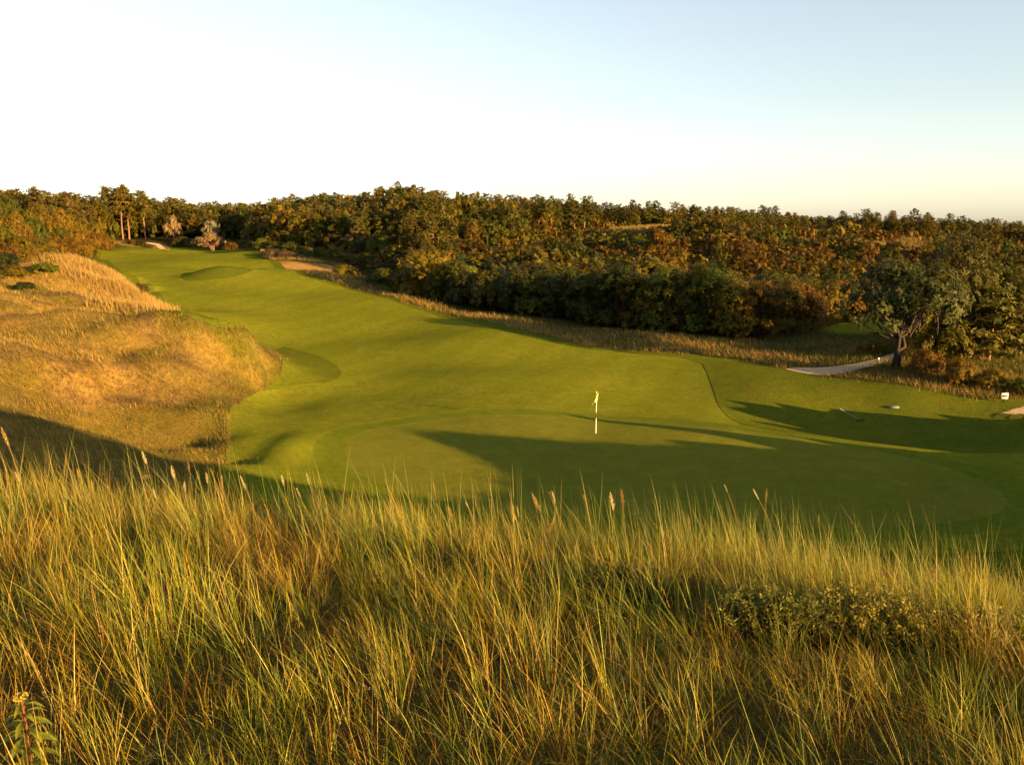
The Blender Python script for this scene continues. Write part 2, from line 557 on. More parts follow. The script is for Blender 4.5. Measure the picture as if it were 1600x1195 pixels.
def build_zones():
    pts, edges = [], []
    for poly, *_ in ZONES:
        b = len(pts)
        pts += [tuple(p) for p in poly]
        edges += [(b + i, b + (i + 1) % len(poly)) for i in range(len(poly))]
    g = []
    for y0, y1, h in ((24, 56, 0.55), (56, 90, 0.9), (90, 200, 1.5)):
        xs, ys = np.meshgrid(np.arange(-75, 45, h), np.arange(y0, y1, h))
        q = np.stack([xs.ravel(), ys.ravel()], 1) + rng.uniform(-0.12, 0.12, (xs.size, 2)) * h
        k = np.zeros(len(q), bool)
        for poly, *_ in ZONES:
            k |= inside(poly, q[:, 0], q[:, 1])
        g.append(q[k])
    pts += [tuple(p) for p in np.vstack(g)]
    V, _e, T, *_ = delaunay_2d_cdt([Vector(p) for p in pts], edges, [], 0, 1e-5)
    V = np.array([(p.x, p.y) for p in V])
    T = np.array([t for t in T if len(t) == 3])
    cen = V[T].mean(1)
    zone = np.full(len(T), -1)
    for i, (poly, *_r) in enumerate(ZONES):
        zone[inside(poly, cen[:, 0], cen[:, 1])] = i
    z = gz(V[:, 0], V[:, 1])
    for i, (poly, name, mat, lift) in enumerate(ZONES):
        t = T[zone == i]
        if not len(t):
            continue
        used, inv = np.unique(t.ravel(), return_inverse=True)
        t = inv.reshape(-1, 3)
        a, b, c = V[used][t[:, 0]], V[used][t[:, 1]], V[used][t[:, 2]]
        cr = (b[:, 0] - a[:, 0]) * (c[:, 1] - a[:, 1]) - (b[:, 1] - a[:, 1]) * (c[:, 0] - a[:, 0])
        t = np.where((cr < 0)[:, None], t[:, ::-1], t)
        # skirt round the edge
        e = np.concatenate([t[:, [0, 1]], t[:, [1, 2]], t[:, [2, 0]]])
        key = np.sort(e, 1) @ np.array([len(used), 1])
        _u, first, cnt = np.unique(key, return_index=True, return_counts=True)
        be = e[first[cnt == 1]]
        up_ = np.full(len(used), lift)
        if i < 2:                                    # the mown rough thins out to nothing at its outer edge
            for c0 in range(0, len(used), 3000):
                q = V[used][c0:c0 + 3000]
                dd = np.sqrt(((q[:, None] - semi_poly[None, ::2]) ** 2).sum(2).min(1))
                up_[c0:c0 + 3000] = 0.012 + (lift - 0.012) * smooth(0.3, 1.8, dd)
        vv = np.concatenate([V[used], (z[used] + up_)[:, None]], 1)
        m, nb = len(used), len(be)
        rim = vv[be.ravel()]
        low = rim.copy(); low[:, 2] -= 0.3
        i2 = np.arange(nb) * 2 + m
        sk = np.stack([i2 + 1, i2, i2 + 2 * nb, i2 + 1 + 2 * nb], 1)
        me = make_mesh(name, np.vstack([vv, rim, low]), [t, sk], mat, smooth_shade=True)
        link(name, me, kind='structure')


build_zones()

# left-hand and right-hand rough, woods: world outlines
rough_l_poly = [(-11.5, 33), (-16, 29), (-45, 28), (-75, 50), (-90, 100), (-72, 125), (-60, 140)] + outline([(140, 403), (150, 425), (180, 447), (220, 476), (268, 500), (335, 514), (396, 530), (438, 556), (443, 580), (420, 600), (378, 628), (360, 665), (362, 700)])
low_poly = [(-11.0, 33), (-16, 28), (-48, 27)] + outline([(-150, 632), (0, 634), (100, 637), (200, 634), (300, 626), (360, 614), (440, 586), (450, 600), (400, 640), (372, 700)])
rough_r_poly = outline([(412, 403), (440, 414), (480, 430), (530, 446), (575, 457), (630, 472), (720, 495), (810, 517), (920, 542), (1010, 551), (1100, 555), (1160, 562), (1225, 578),
                        (1300, 591), (1380, 598), (1450, 612), (1530, 627)]) + [(36, 53.5), (44, 55), (60, 66), (40, 72), (33, 84), (26, 84), (22, 75), (5, 80), (-5, 90), (-14, 104), (-20, 122), (-34, 152), (-48, 168)]


def build_terrain():
    th = np.concatenate([np.arange(-38, 38.01, 0.3), np.arange(40, 320, 2.5)])
    th = np.radians(np.sort(th))
    r = np.concatenate([np.linspace(0.3, 14, 46), np.arange(14.4, 120, 0.6), np.arange(121, 330, 2.5), np.geomspace(336, 4000, 26)])
    RR, TT = np.meshgrid(r, th)
    x, y = (RR * np.sin(TT)).ravel(), (RR * np.cos(TT)).ravel()
    z = gz(x, y)
    k = inside(semi_poly, x, y)
    z = z - 0.05 * k
    n = len(r); mth = len(th)
    i = np.arange(mth); j = np.arange(n - 1)
    I, J = np.meshgrid(i, j, indexing='ij')
    I2 = (I + 1) % mth
    f = np.stack([I * n + J, I2 * n + J, I2 * n + J + 1, I * n + J + 1], -1).reshape(-1, 4)[:, ::-1]
    V = np.stack([x, y, z], 1)
    V = np.vstack([V, [[0, 0, gz(0, 0)[0]]]])
    cen = len(V) - 1
    tri = np.stack([np.full(mth, cen), ((i + 1) % mth) * n, i * n], 1)
    # colour of the ground itself
    col = np.tile(np.array([0.055, 0.045, 0.014]), (len(V), 1))
    x, y = V[:, 0], V[:, 1]
    a = (sines(x, y, 9, 31) * 0.5 + 0.5).clip(0, 1)[:, None]
    b = (sines(x, y, 4, 32) * 0.5 + 0.5).clip(0, 1)[:, None]
    gold = np.array([0.26, 0.165, 0.034]) * (1 - a) + np.array([0.16, 0.12, 0.022]) * a
    gold = gold * (1 - 0.35 * b) + np.array([0.27, 0.17, 0.07]) * 0.35 * b
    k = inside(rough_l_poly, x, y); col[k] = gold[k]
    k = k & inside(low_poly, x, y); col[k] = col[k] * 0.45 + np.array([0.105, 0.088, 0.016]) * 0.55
    rr = np.array([0.13, 0.10, 0.026]) * (1 - a) + np.array([0.075, 0.078, 0.016]) * a
    k = inside(rough_r_poly, x, y); col[k] = rr[k]
    near_turf = np.full(len(V), 9.0)
    kk = np.nonzero((y > 26) & (y < 175) & (np.abs(x) < 80))[0]
    for c0 in range(0, len(kk), 4000):
        q = V[kk[c0:c0 + 4000], :2]
        near_turf[kk[c0:c0 + 4000]] = np.sqrt(((q[:, None] - semi_poly[None, ::2]) ** 2).sum(2).min(1))
    w = smooth(2.6, 0.2, near_turf + 0.8 * sines(x, y, 2.5, 33))[:, None] * 0.85
    col = col * (1 - w) + np.array([0.088, 0.092, 0.011]) * w
    k = (np.hypot(x, y) < 16) | ((y < 30) & (np.abs(x) < 45)); col[k] = np.array([0.085, 0.065, 0.02])
    for (u, v, Y, rx, ry, cc) in ((398, 400, 0, 2.6, 5, (0.42, 0.25, 0.08)), (470, 418, 0, 6, 6, (0.40, 0.23, 0.075)), (215, 384, 0, 10, 6, (0.28, 0.19, 0.05)), (1590, 425, 120, 7, 8, (0.5, 0.36, 0.2)),
                                 (1035, 362, 196, 13, 9, (0.38, 0.25, 0.08)), (1408, 375, 190, 9, 8, (0.30, 0.19, 0.05)), (150, 408, 0, 9, 4, (0.34, 0.22, 0.06))):
        c = hit(u, v) if Y == 0 else at(u, Y)[:2]
        d = ((x - c[0]) / rx) ** 2 + ((y - c[1]) / ry) ** 2
        w = np.exp(-d * d)[:, None]
        col = col * (1 - w) + np.array(cc) * w
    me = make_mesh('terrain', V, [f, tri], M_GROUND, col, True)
    link('terrain', me, kind='structure')


build_terrain()


# ---------------------------------------------------------------- grass
def blades(px, py, pz, L, W, lean, bend, az, col, seg=3, tipcol=None):
    """one tapered strip per root; returns verts, faces, colours"""
    n = len(px)
    T = np.linspace(0, 1, seg + 1)
    g = np.random.RandomState(n % 9973)
    sa = az + math.pi / 2 + g.uniform(-1.0, 1.0, n)
    dx, dy = np.cos(az), np.sin(az)
    sx, sy = np.cos(sa), np.sin(sa)
    vs, cs = [], []
    for i, t in enumerate(T):
        ang = lean + bend * t
        hx = L * t * np.sin(np.clip(ang, 0, 1.45))
        hz = L * t * np.cos(np.clip(ang, 0, 1.45))
        cx, cy, cz = px + dx * hx, py + dy * hx, pz + hz
        w = W * (1 - t) ** 0.7 * 0.5 + (0 if i == seg else W * 0.06)
        cc = col if tipcol is None else col * (1 - t) + tipcol * t
        if i < seg:
            vs.append(np.stack([cx - sx * w, cy - sy * w, cz], 1)); cs.append(cc)
            vs.append(np.stack([cx + sx * w, cy + sy * w, cz], 1)); cs.append(cc)
        else:
            vs.append(np.stack([cx, cy, cz], 1)); cs.append(cc)
    V = np.stack(vs, 1).reshape(-1, 3)
    C = np.stack(cs, 1).reshape(-1, 3)
    nv = 2 * seg + 1
    b = np.arange(n) * nv
    q = np.concatenate([np.stack([b + 2 * i, b + 2 * i + 1, b + 2 * i + 3, b + 2 * i + 2], 1) for i in range(seg - 1)]) if seg > 1 else np.zeros((0, 4), int)
    t3 = np.stack([b + 2 * seg - 2, b + 2 * seg - 1, b + 2 * seg], 1)
    return V, [q, t3], C


def palette(g, n, cols, probs):
    cols = np.array(cols)
    k = g.choice(len(cols), n, p=np.array(probs) / sum(probs))
    return cols[k] * g.uniform(0.75, 1.25, (n, 1)) * g.uniform(0.93, 1.07, (n, 3))


GREENY = [(0.100, 0.130, 0.006), (0.185, 0.195, 0.007), (0.045, 0.068, 0.007), (0.165, 0.215, 0.055)]
GOLDY = [(0.29, 0.185, 0.012), (0.42, 0.30, 0.08), (0.19, 0.085, 0.012), (0.24, 0.205, 0.010)]


def foreground_grass():
    g = np.random.RandomState(3)

    def patchy(x, y, cut):
        return np.clip(0.5 + 0.35 * sines(x, y, 1.5, 45) + 0.25 * sines(x, y, 0.6, 46) + cut, 0.03, 0.97)

    # lower sward: dense, short, tangled, its colour darkened for the shade between tufts
    n = 105000
    py = 1.5 + g.uniform(0, 1, n) ** 0.8 * 11.5; px = g.uniform(-1, 1, n) * (0.66 * py + 1.9)
    L = g.uniform(0.12, 0.34, n) * (1 + 0.25 * sines(px, py, 1.3, 47)) * np.interp(py, [2, 5], [0.7, 1.0])
    isg = g.uniform(0, 1, n) < patchy(px, py, -0.02 - 0.025 * px)
    col = np.where(isg[:, None], palette(g, n, GOLDY, (4, 1, 5, 3)), palette(g, n, GREENY, (4, 3, 4, 0.5))) * 0.62
    V, F_, C = blades(px, py, gz(px, py) - 0.01, L, g.uniform(0.002, 0.0042, n), g.uniform(0.0, 0.6, n), g.uniform(0.05, 0.8, n), math.pi + g.normal(0, 1.6, n), col, 3)
    link('short_grass', make_mesh('short_grass', V, F_, M_GRASS, C), label='tangled short green and rusty grass under the tall dune grass', cat='grass', kind='stuff')

    # tall tufts of straight blades, tips blown to the left
    nt = 3500
    y = 1.9 + g.uniform(0, 1, nt) ** 0.8 * 10.4
    x = g.uniform(-1, 1, nt) * (0.66 * y + 1.6)
    per = g.randint(6, 26, nt)
    ti = np.repeat(np.arange(nt), per)
    n = len(ti)
    rad = np.abs(g.normal(0, 0.045, n)) + 0.005
    a0 = g.uniform(0, 6.283, n)
    px = x[ti] + rad * np.cos(a0); py = y[ti] + rad * np.sin(a0)
    base = np.clip(0.40 + 0.14 * sines(x, y, 1.9, 41) + g.normal(0, 0.08, nt), 0.2, 0.8) * np.interp(y, [2, 4, 6.5], [0.62, 0.80, 0.97])
    base = base * (1 + 0.25 * np.exp(-((x - 2.6) / 1.0) ** 2 - ((y - 8.0) / 1.6) ** 2))
    L = base[ti] * g.uniform(0.55, 1.12, n)
    L *= np.where(g.uniform(0, 1, n) < 0.035, g.uniform(1.15, 1.5, n), 1.0)
    tw = g.normal(0, 0.75, nt)
    wx = -0.19 + 0.20 * tw[ti] + 0.10 * g.normal(0, 1, n) + 0.26 * np.cos(a0) * g.uniform(0.1, 1, n)
    wy = 0.02 + 0.15 * g.normal(0, 1, nt)[ti] + 0.26 * np.sin(a0) * g.uniform(0.1, 1, n)
    az = np.arctan2(wy, wx)
    lean = np.hypot(wx, wy) * 0.95
    stray = g.uniform(0, 1, n) < 0.13
    az = np.where(stray, g.uniform(0, 6.283, n), az); lean = np.where(stray, g.uniform(0.1, 1.0, n), lean)
    bend = np.abs(g.normal(0.10, 0.14, n)) + (g.uniform(0, 1, n) < 0.12) * g.uniform(0.2, 0.7, n)
    isg = g.uniform(0, 1, n) < patchy(x, y, -0.15 - 0.03 * x + 0.15 * (x < -1.8))[ti]
    col = np.where(isg[:, None], palette(g, n, GOLDY, (4, 4, 2, 2)), palette(g, n, GREENY, (3, 4, 1.5, 3.5))) * 1.15
    hi = g.uniform(0, 1, n) < 0.11
    col[hi] = palette(g, int(hi.sum()), [(0.52, 0.43, 0.11), (0.34, 0.38, 0.07), (0.55, 0.38, 0.09)], (1, 1, 1))
    tip = col * 0.65 + np.array([0.32, 0.25, 0.035]) * 0.35 * g.uniform(0.3, 1.3, (n, 1))
    W = g.uniform(0.0020, 0.0046, n) * (0.8 + 0.04 * py)
    V, F_, C = blades(px, py, gz(px, py) - 0.01, L, W, lean, bend, az, col, 4, tip)
    m = 1700                                         # long fine stalks that break the skyline of the crest
    y2 = g.uniform(5.6, 9.2, m); x2 = g.uniform(-1, 1, m) * (0.64 * y2 + 0.8)
    x2 = np.where(g.uniform(0, 1, m) < 0.3, 2.3 + g.normal(0, 0.75, m), x2)
    c2 = palette(g, m, [(0.20, 0.22, 0.05), (0.34, 0.27, 0.08), (0.15, 0.18, 0.02)], (3, 2, 2))
    V2, F2, C2 = blades(x2, y2, gz(x2, y2), g.uniform(0.45, 0.88, m), g.uniform(0.0026, 0.0048, m), np.abs(g.normal(0.18, 0.16, m)), np.abs(g.normal(0, 0.15, m)), math.pi + g.normal(0, 0.9, m), c2, 4)
    F_ = [np.vstack([a, b + len(V)]) for a, b in zip(F_, F2)]
    V, C = np.vstack([V, V2]), np.vstack([C, C2])
    link('dune_grass', make_mesh('dune_grass', V, F_, M_GRASS, C), label='tall windswept green and golden dune grass covering the near slope', cat='grass', kind='stuff')


foreground_grass()


def scatter(poly, n, g, edge=0.0, power=2.0):
    """points in a polygon, denser towards the camera"""
    poly = np.asarray(poly)
    lo, hi = poly.min(0), poly.max(0)
    out = []
    tot = 0
    r0 = np.hypot(*poly[np.argmin(np.hypot(poly[:, 0], poly[:, 1]))])
    while tot < n:
        q = lo + (hi - lo) * g.uniform(0, 1, (n * 3, 2))
        r = np.hypot(q[:, 0], q[:, 1])
        k = inside(poly, q[:, 0], q[:, 1]) & ~inside(path_poly, q[:, 0], q[:, 1]) & ~inside(far_path_poly, q[:, 0], q[:, 1]) & ~inside(tee_poly, q[:, 0], q[:, 1]) & (g.uniform(0, 1, len(q)) < (r0 / r) ** power) & (np.abs(q[:, 0]) < 0.66 * q[:, 1] + 6)
        out.append(q[k]); tot += k.sum()
    q = np.vstack(out)[:n]
    q = q + g.normal(0, 1, q.shape) * (g.uniform(0, 1, (len(q), 1)) < 0.3) * edge
    return q[~inside(path_poly, q[:, 0], q[:, 1])]


def rough_grass():
    g = np.random.RandomState(5)
    n = 120000
    q = scatter(rough_l_poly, n, g, 0.7, 1.5); n = len(q)
    x, y = q[:, 0], q[:, 1]
    r = np.hypot(x, y)
    s = sines(x, y, 9, 31) * 0.5 + 0.5
    s2 = sines(x, y, 3.2, 52)
    on_turf = inside(semi_poly, x, y)
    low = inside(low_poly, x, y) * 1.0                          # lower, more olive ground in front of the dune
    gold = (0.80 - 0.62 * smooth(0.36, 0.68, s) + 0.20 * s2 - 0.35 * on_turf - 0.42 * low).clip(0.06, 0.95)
    heath = (sines(x, y, 11, 61) + 0.5 * sines(x, y, 3, 62) > 0.3) & (r > 44)
    isg = g.uniform(0, 1, n) < gold
    col = np.where(isg[:, None], palette(g, n, [(0.30, 0.195, 0.036), (0.38, 0.27, 0.10), (0.22, 0.140, 0.028)], (4, 3, 3)), palette(g, n, [(0.125, 0.115, 0.018), (0.085, 0.09, 0.016), (0.15, 0.09, 0.03)], (3, 2, 2)))
    col[heath] = palette(g, int(heath.sum()), [(0.12, 0.075, 0.035), (0.085, 0.07, 0.025), (0.16, 0.10, 0.045)], (2, 2, 1))
    L = g.uniform(0.16, 0.42, n) * (1 + 0.35 * s2.clip(-1, 1))
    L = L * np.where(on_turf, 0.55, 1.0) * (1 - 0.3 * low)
    W = np.maximum(0.009, r * 0.00036) * g.uniform(0.7, 1.3, n)
    V, F_, C = blades(x, y, gz(x, y) - 0.02, L, W, g.uniform(0.05, 0.45, n), g.uniform(0.1, 0.6, n), 3.3 + g.normal(0, 1.0, n), col, 2)
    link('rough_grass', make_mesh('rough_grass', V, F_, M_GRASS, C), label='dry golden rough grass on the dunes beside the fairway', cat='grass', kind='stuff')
    n = 60000
    k = g.randint(0, len(semi_poly), n)
    q = semi_poly[k] + (np.roll(semi_poly, -1, 0)[k] - semi_poly[k]) * g.uniform(0, 1, (n, 1)) + g.normal(0, 1, (n, 2)) * g.choice([0.3, 0.8, 1.5], (n, 1), p=[.35, .4, .25])
    kk = ~inside(path_poly, q[:, 0], q[:, 1]) & (np.hypot(q[:, 0], q[:, 1]) < 120); q = q[kk]; n = len(q)
    x, y = q[:, 0], q[:, 1]; r = np.hypot(x, y)
    on = inside(semi_poly, x, y)
    col = np.where(on[:, None], palette(g, n, [(0.17, 0.125, 0.016), (0.085, 0.10, 0.010), (0.12, 0.125, 0.012), (0.09, 0.105, 0.008)], (1, 3, 4, 2)),
                   palette(g, n, [(0.24, 0.16, 0.025), (0.12, 0.115, 0.012), (0.30, 0.20, 0.05), (0.10, 0.11, 0.010)], (2, 3, 1.5, 3)))
    V, F_, C = blades(x, y, gz(x, y) - 0.01, g.uniform(0.05, 0.24, n) * np.where(on, 0.5, 1.0), np.maximum(0.008, r * 0.00034) * g.uniform(0.7, 1.3, n), g.uniform(0.05, 0.5, n), g.uniform(0.1, 0.6, n), 3.3 + g.normal(0, 1.2, n), col, 2)
    link('fringe_grass', make_mesh('fringe_grass', V, F_, M_GRASS, C), label='ragged green and golden grass along the edge of the mown turf', cat='grass', kind='stuff')
    # taller pale reeds along the crest of the left dune
    pts = np.array([hit(u, v) for u, v in ((120, 420), (150, 424), (170, 437), (190, 455), (205, 472), (222, 486))])
    n = 15000
    k = g.uniform(0, len(pts) - 1.001, n); i = k.astype(int); fr = (k - i)[:, None]
    q = pts[i] * (1 - fr) + pts[i + 1] * fr + g.normal(0, 1.0, (n, 2)).clip(-1.6, 1.6) * np.array([2.0, 1.7])
    x, y = q[:, 0], q[:, 1]
    kk = ~inside(fair_poly, x, y); x, y = x[kk], y[kk]; n = len(x)
    col = palette(g, n, [(0.34, 0.22, 0.06), (0.40, 0.28, 0.10), (0.25, 0.16, 0.04)], (3, 2, 2))
    V, F_, C = blades(x, y, gz(x, y) - 0.02, g.uniform(0.4, 0.95, n), g.uniform(0.025, 0.045, n), g.uniform(0.05, 0.3, n), g.uniform(0.1, 0.4, n), 3.3 + g.normal(0, 0.9, n), col, 2)
    link('reed_grass', make_mesh('reed_grass', V, F_, M_GRASS, C), label='tall pale reeds along the crest of the golden dune', cat='reeds', kind='stuff')
    # band of rough before the woods
    n = 60000
    q = scatter(rough_r_poly, n, g, 0.5, 1.2); n = len(q)
    for u, v, rad in ((398, 400, 3.0), (470, 418, 5.0), (440, 410, 3.5), (500, 424, 4.0)):
        b = hit(u, v); q = q[((q - b) ** 2).sum(1) > rad ** 2]
    n = len(q)
    x, y = q[:, 0], q[:, 1]; r = np.hypot(x, y)
    s2 = sines(x, y, 6, 55)
    ed = np.concatenate([np.sqrt(((q[c0:c0 + 3000, None] - semi_poly[None, ::2]) ** 2).sum(2).min(1)) for c0 in range(0, n, 3000)])
    isg = g.uniform(0, 1, n) < (0.34 + 0.3 * s2 + 0.5 * smooth(4.5, 1.0, ed)).clip(0.05, 0.93)  # more golden blades near the turf edge stand for sunlight there
    col = np.where(isg[:, None], palette(g, n, [(0.28, 0.175, 0.045), (0.30, 0.21, 0.08), (0.20, 0.12, 0.04)], (3, 2, 2)), palette(g, n, [(0.10, 0.10, 0.018), (0.07, 0.085, 0.016)], (1, 1)))
    L = g.uniform(0.2, 0.6, n)
    W = np.maximum(0.012, r * 0.00045) * g.uniform(0.7, 1.3, n)
    V, F_, C = blades(x, y, gz(x, y) - 0.02, L, W, g.uniform(0.05, 0.4, n), g.uniform(0.1, 0.5, n), 3.3 + g.normal(0, 1.0, n), col, 2)
    link('wood_edge_grass', make_mesh('wood_edge_grass', V, F_, M_GRASS, C), label='long tan and green rough grass between fairway and woods', cat='grass', kind='stuff')
    # grassy clearings among the scrub of the hillside
    for u, Y, rx, ry, tint in ((1035, 193, 12, 7, 1.0), (1408, 183, 8, 7, 0.85), (1594, 117, 5.5, 6, 1.1)):
        c = at(u, Y); n = 5000
        a = g.uniform(0, 6.283, n); rr = np.sqrt(g.uniform(0, 1, n))
        x, y = c[0] + rx * rr * np.cos(a), c[1] + ry * rr * np.sin(a)
        col = palette(g, n, [(0.30, 0.20, 0.055), (0.36, 0.26, 0.10), (0.17, 0.135, 0.025)], (3, 2, 2)) * tint
        V, F_, C = blades(x, y, gz(x, y) - 0.02, g.uniform(0.3, 0.7, n), g.uniform(0.06, 0.11, n), g.uniform(0.05, 0.4, n), g.uniform(0.1, 0.5, n), 3.3 + g.normal(0, 1.0, n), col, 2)
        link('hill_grass', make_mesh('hill_grass', V, F_, M_GRASS, C), label='pale dry grass on a clearing in the hillside scrub', cat='grass', group='grassy clearings in the hillside scrub', kind='stuff')
    # rough at the foot of the near dune and on the slope down to the green
    n = 16000
    x = g.uniform(-14, 34, n); y = g.uniform(14, 31.5, n)
    k = ~inside(semi_poly, x, y); x, y = x[k], y[k]; n = len(x)
    col = palette(g, n, [(0.10, 0.10, 0.018), (0.16, 0.12, 0.035), (0.24, 0.17, 0.07)], (4, 3, 1.2))
    V, F_, C = blades(x, y, gz(x, y) - 0.02, g.uniform(0.2, 0.5, n), g.uniform(0.010, 0.02, n), g.uniform(0.05, 0.4, n), g.uniform(0.1, 0.5, n), 3.3 + g.normal(0, 1.0, n), col, 2)
    link('slope_grass', make_mesh('slope_grass', V, F_, M_GRASS, C), label='rough grass on the dune slope just above the putting green', cat='grass', kind='stuff')


rough_grass()


# ---------------------------------------------------------------- trees and shrubs
def unit(g, n):
    d = g.normal(0, 1, (n, 3))
    return d / np.linalg.norm(d, axis=1)[:, None]


def leaf_quads(P, N, size, g, aspect=1.0, jitter=0.7):
    """one diamond leaf spray per point, roughly facing along N"""
    n = len(P)
    nn = N + unit(g, n) * jitter
    nn /= np.linalg.norm(nn, axis=1)[:, None]
    a = np.cross(nn, unit(g, n)); a /= np.linalg.norm(a, axis=1)[:, None]
    b = np.cross(nn, a)
    s = (size * g.uniform(0.6, 1.35, n))[:, None]
    a = a * s; b = b * s * aspect
    V = np.stack([P - a, P - b * 0.55 + a * 0.15, P + a, P + b * 0.55 - a * 0.15], 1).reshape(-1, 3)
    return V, np.arange(4 * n).reshape(-1, 4)


def tube(path, radii, sides=6):
    path = np.asarray(path, float)
    n = len(path)
    V = []
    for i in range(n):
        d = path[min(i + 1, n - 1)] - path[max(i - 1, 0)]
        d /= np.linalg.norm(d) + 1e-9
        ref = np.array([1.0, 0, 0]) if abs(d[0]) < 0.8 else np.array([0, 1.0, 0])
        a = np.cross(d, ref); a /= np.linalg.norm(a)
        b = np.cross(d, a)
        for k in range(sides):
            t = 2 * math.pi * k / sides
            V.append(path[i] + radii[i] * (a * math.cos(t) + b * math.sin(t)))
    f = []
    for i in range(n - 1):
        for k in range(sides):
            k2 = (k + 1) % sides
            f.append((i * sides + k, i * sides + k2, (i + 1) * sides + k2, (i + 1) * sides + k))
    return np.array(V), np.array(f)


def join(parts):
    V, Fq, b = [], [], 0
    for v, f in parts:
        V.append(v); Fq.append(f + b); b += len(v)
    return np.vstack(V), np.vstack(Fq)


def limb(g, p0, p1, r0, r1, wob=0.08, n=5, sag=0.0):
    t = np.linspace(0, 1, n)[:, None]
    L = np.linalg.norm(np.asarray(p1) - p0)
    path = np.asarray(p0) * (1 - t) + np.asarray(p1) * t + g.normal(0, wob * L * 0.4, (n, 3)) * np.sin(t * math.pi)
    path[:, 2] += sag * L * np.sin(t[:, 0] * math.pi)
    return tube(path, np.linspace(r0, r1, n), 5)


def bush_form(seed, nleaf, size, height=1.15, lobes=9, flat=1.0, stem=True, sparse=0.0, lean=0.0, base=0.0, twig=0, stems=0, jit=0.5):
    """rounded crown of leafy lobes about 2 wide; returns (wood, leaves, leaf colours)"""
    g = np.random.RandomState(seed)
    C, Rd = [], []
    for i in range(lobes):
        a = g.uniform(0, 6.283); r = 0.62 * math.sqrt(g.uniform(0, 1))
        if i == 0: r = 0.05
        rad = g.uniform(0.30, 0.52) * (1 - 0.25 * r)
        z = base + (height - base - rad * flat) * (1 - 0.75 * r ** 2) * g.uniform(0.55, 1.0)
        C.append((r * math.cos(a) - lean * z, r * math.sin(a), max(z, base + rad * 0.55))); Rd.append(rad)
    for i in range(lobes // 2 if base == 0 else 0):    # skirts that come down to the ground
        a = g.uniform(0, 6.283); rad = g.uniform(0.28, 0.42)
        C.append((0.62 * math.cos(a), 0.62 * math.sin(a), rad * 0.75)); Rd.append(rad)
    C = np.array(C); Rd = np.array(Rd)
    # small clumps on the lobes, leaves round each clump
    nc = max(12, nleaf // 14)
    w = Rd ** 2 / (Rd ** 2).sum()
    li = g.choice(len(C), nc, p=w)
    d = unit(g, nc); d[:, 2] = np.where(d[:, 2] < -0.35, -d[:, 2], d[:, 2])
    depth = np.where(g.uniform(0, 1, nc) < 0.75, g.uniform(0.86, 1.10, nc), g.uniform(0.35, 0.86, nc))
    K = C[li] + d * (Rd[li] * depth)[:, None] * np.array([1, 1, flat])
    buried = np.zeros(nc, bool)
    for c, r in zip(C, Rd):
        buried |= (np.linalg.norm((K - c) / np.array([1, 1, flat]), axis=1) < r * 0.55)
    keep = ~buried & (K[:, 2] > 0.02) & (g.uniform(0, 1, nc) > sparse)
    K, D = K[keep], d[keep]
    tint = np.clip(1 + g.normal(0, 0.10, len(K)), 0.6, 1.5)
    per = max(3, int(nleaf / max(1, len(K))))
    ci = np.repeat(np.arange(len(K)), per)
    cr = g.uniform(0.05, 0.13, len(K)) * (1 + size * 2)
    P = K[ci] + unit(g, len(ci)) * (cr[ci] * g.uniform(0.2, 1, len(ci)) ** 0.6)[:, None]
    P[:, 2] = np.maximum(P[:, 2], 0.015)
    Nn = D[ci] * 1.0 + np.array([0, 0, 0.30])
    V, f = leaf_quads(P, Nn, size, g, 0.9, jit)
    hue = g.uniform(0.9, 1.1, (len(ci), 3))
    col = np.repeat((tint[ci] * g.uniform(0.88, 1.12, len(ci)))[:, None] * hue, 4, axis=0)
    wood = []
    if stem:
        ns = stems or (g.randint(2, 5) if base < 0.25 else g.randint(1, 3))
        order = np.argsort(-Rd)
        for i in range(ns):
            p0 = np.array([g.uniform(-.07, .07), g.uniform(-.07, .07), -0.06])
            mid = np.array([g.uniform(-.15, .15) - lean * .3, g.uniform(-.15, .15), max(base * 0.9, height * 0.3)])
            wood.append(limb(g, p0, mid, 0.034, 0.026, 0.2))
            for k in range(3):
                c = C[(i * 3 + k) % len(C)]
                wood.append(limb(g, mid, c, 0.028, 0.008, 0.2))
        for k in range(twig):
            c = C[k % len(C)]; e = c + unit(g, 1)[0] * np.array([1, 1, .7]) * Rd[k % len(C)] * g.uniform(.8, 1.1)
            wood.append(limb(g, c * np.array([.5, .5, .6]), e, 0.016, 0.004, 0.25))
    return (join(wood) if wood else None), (V, f), col


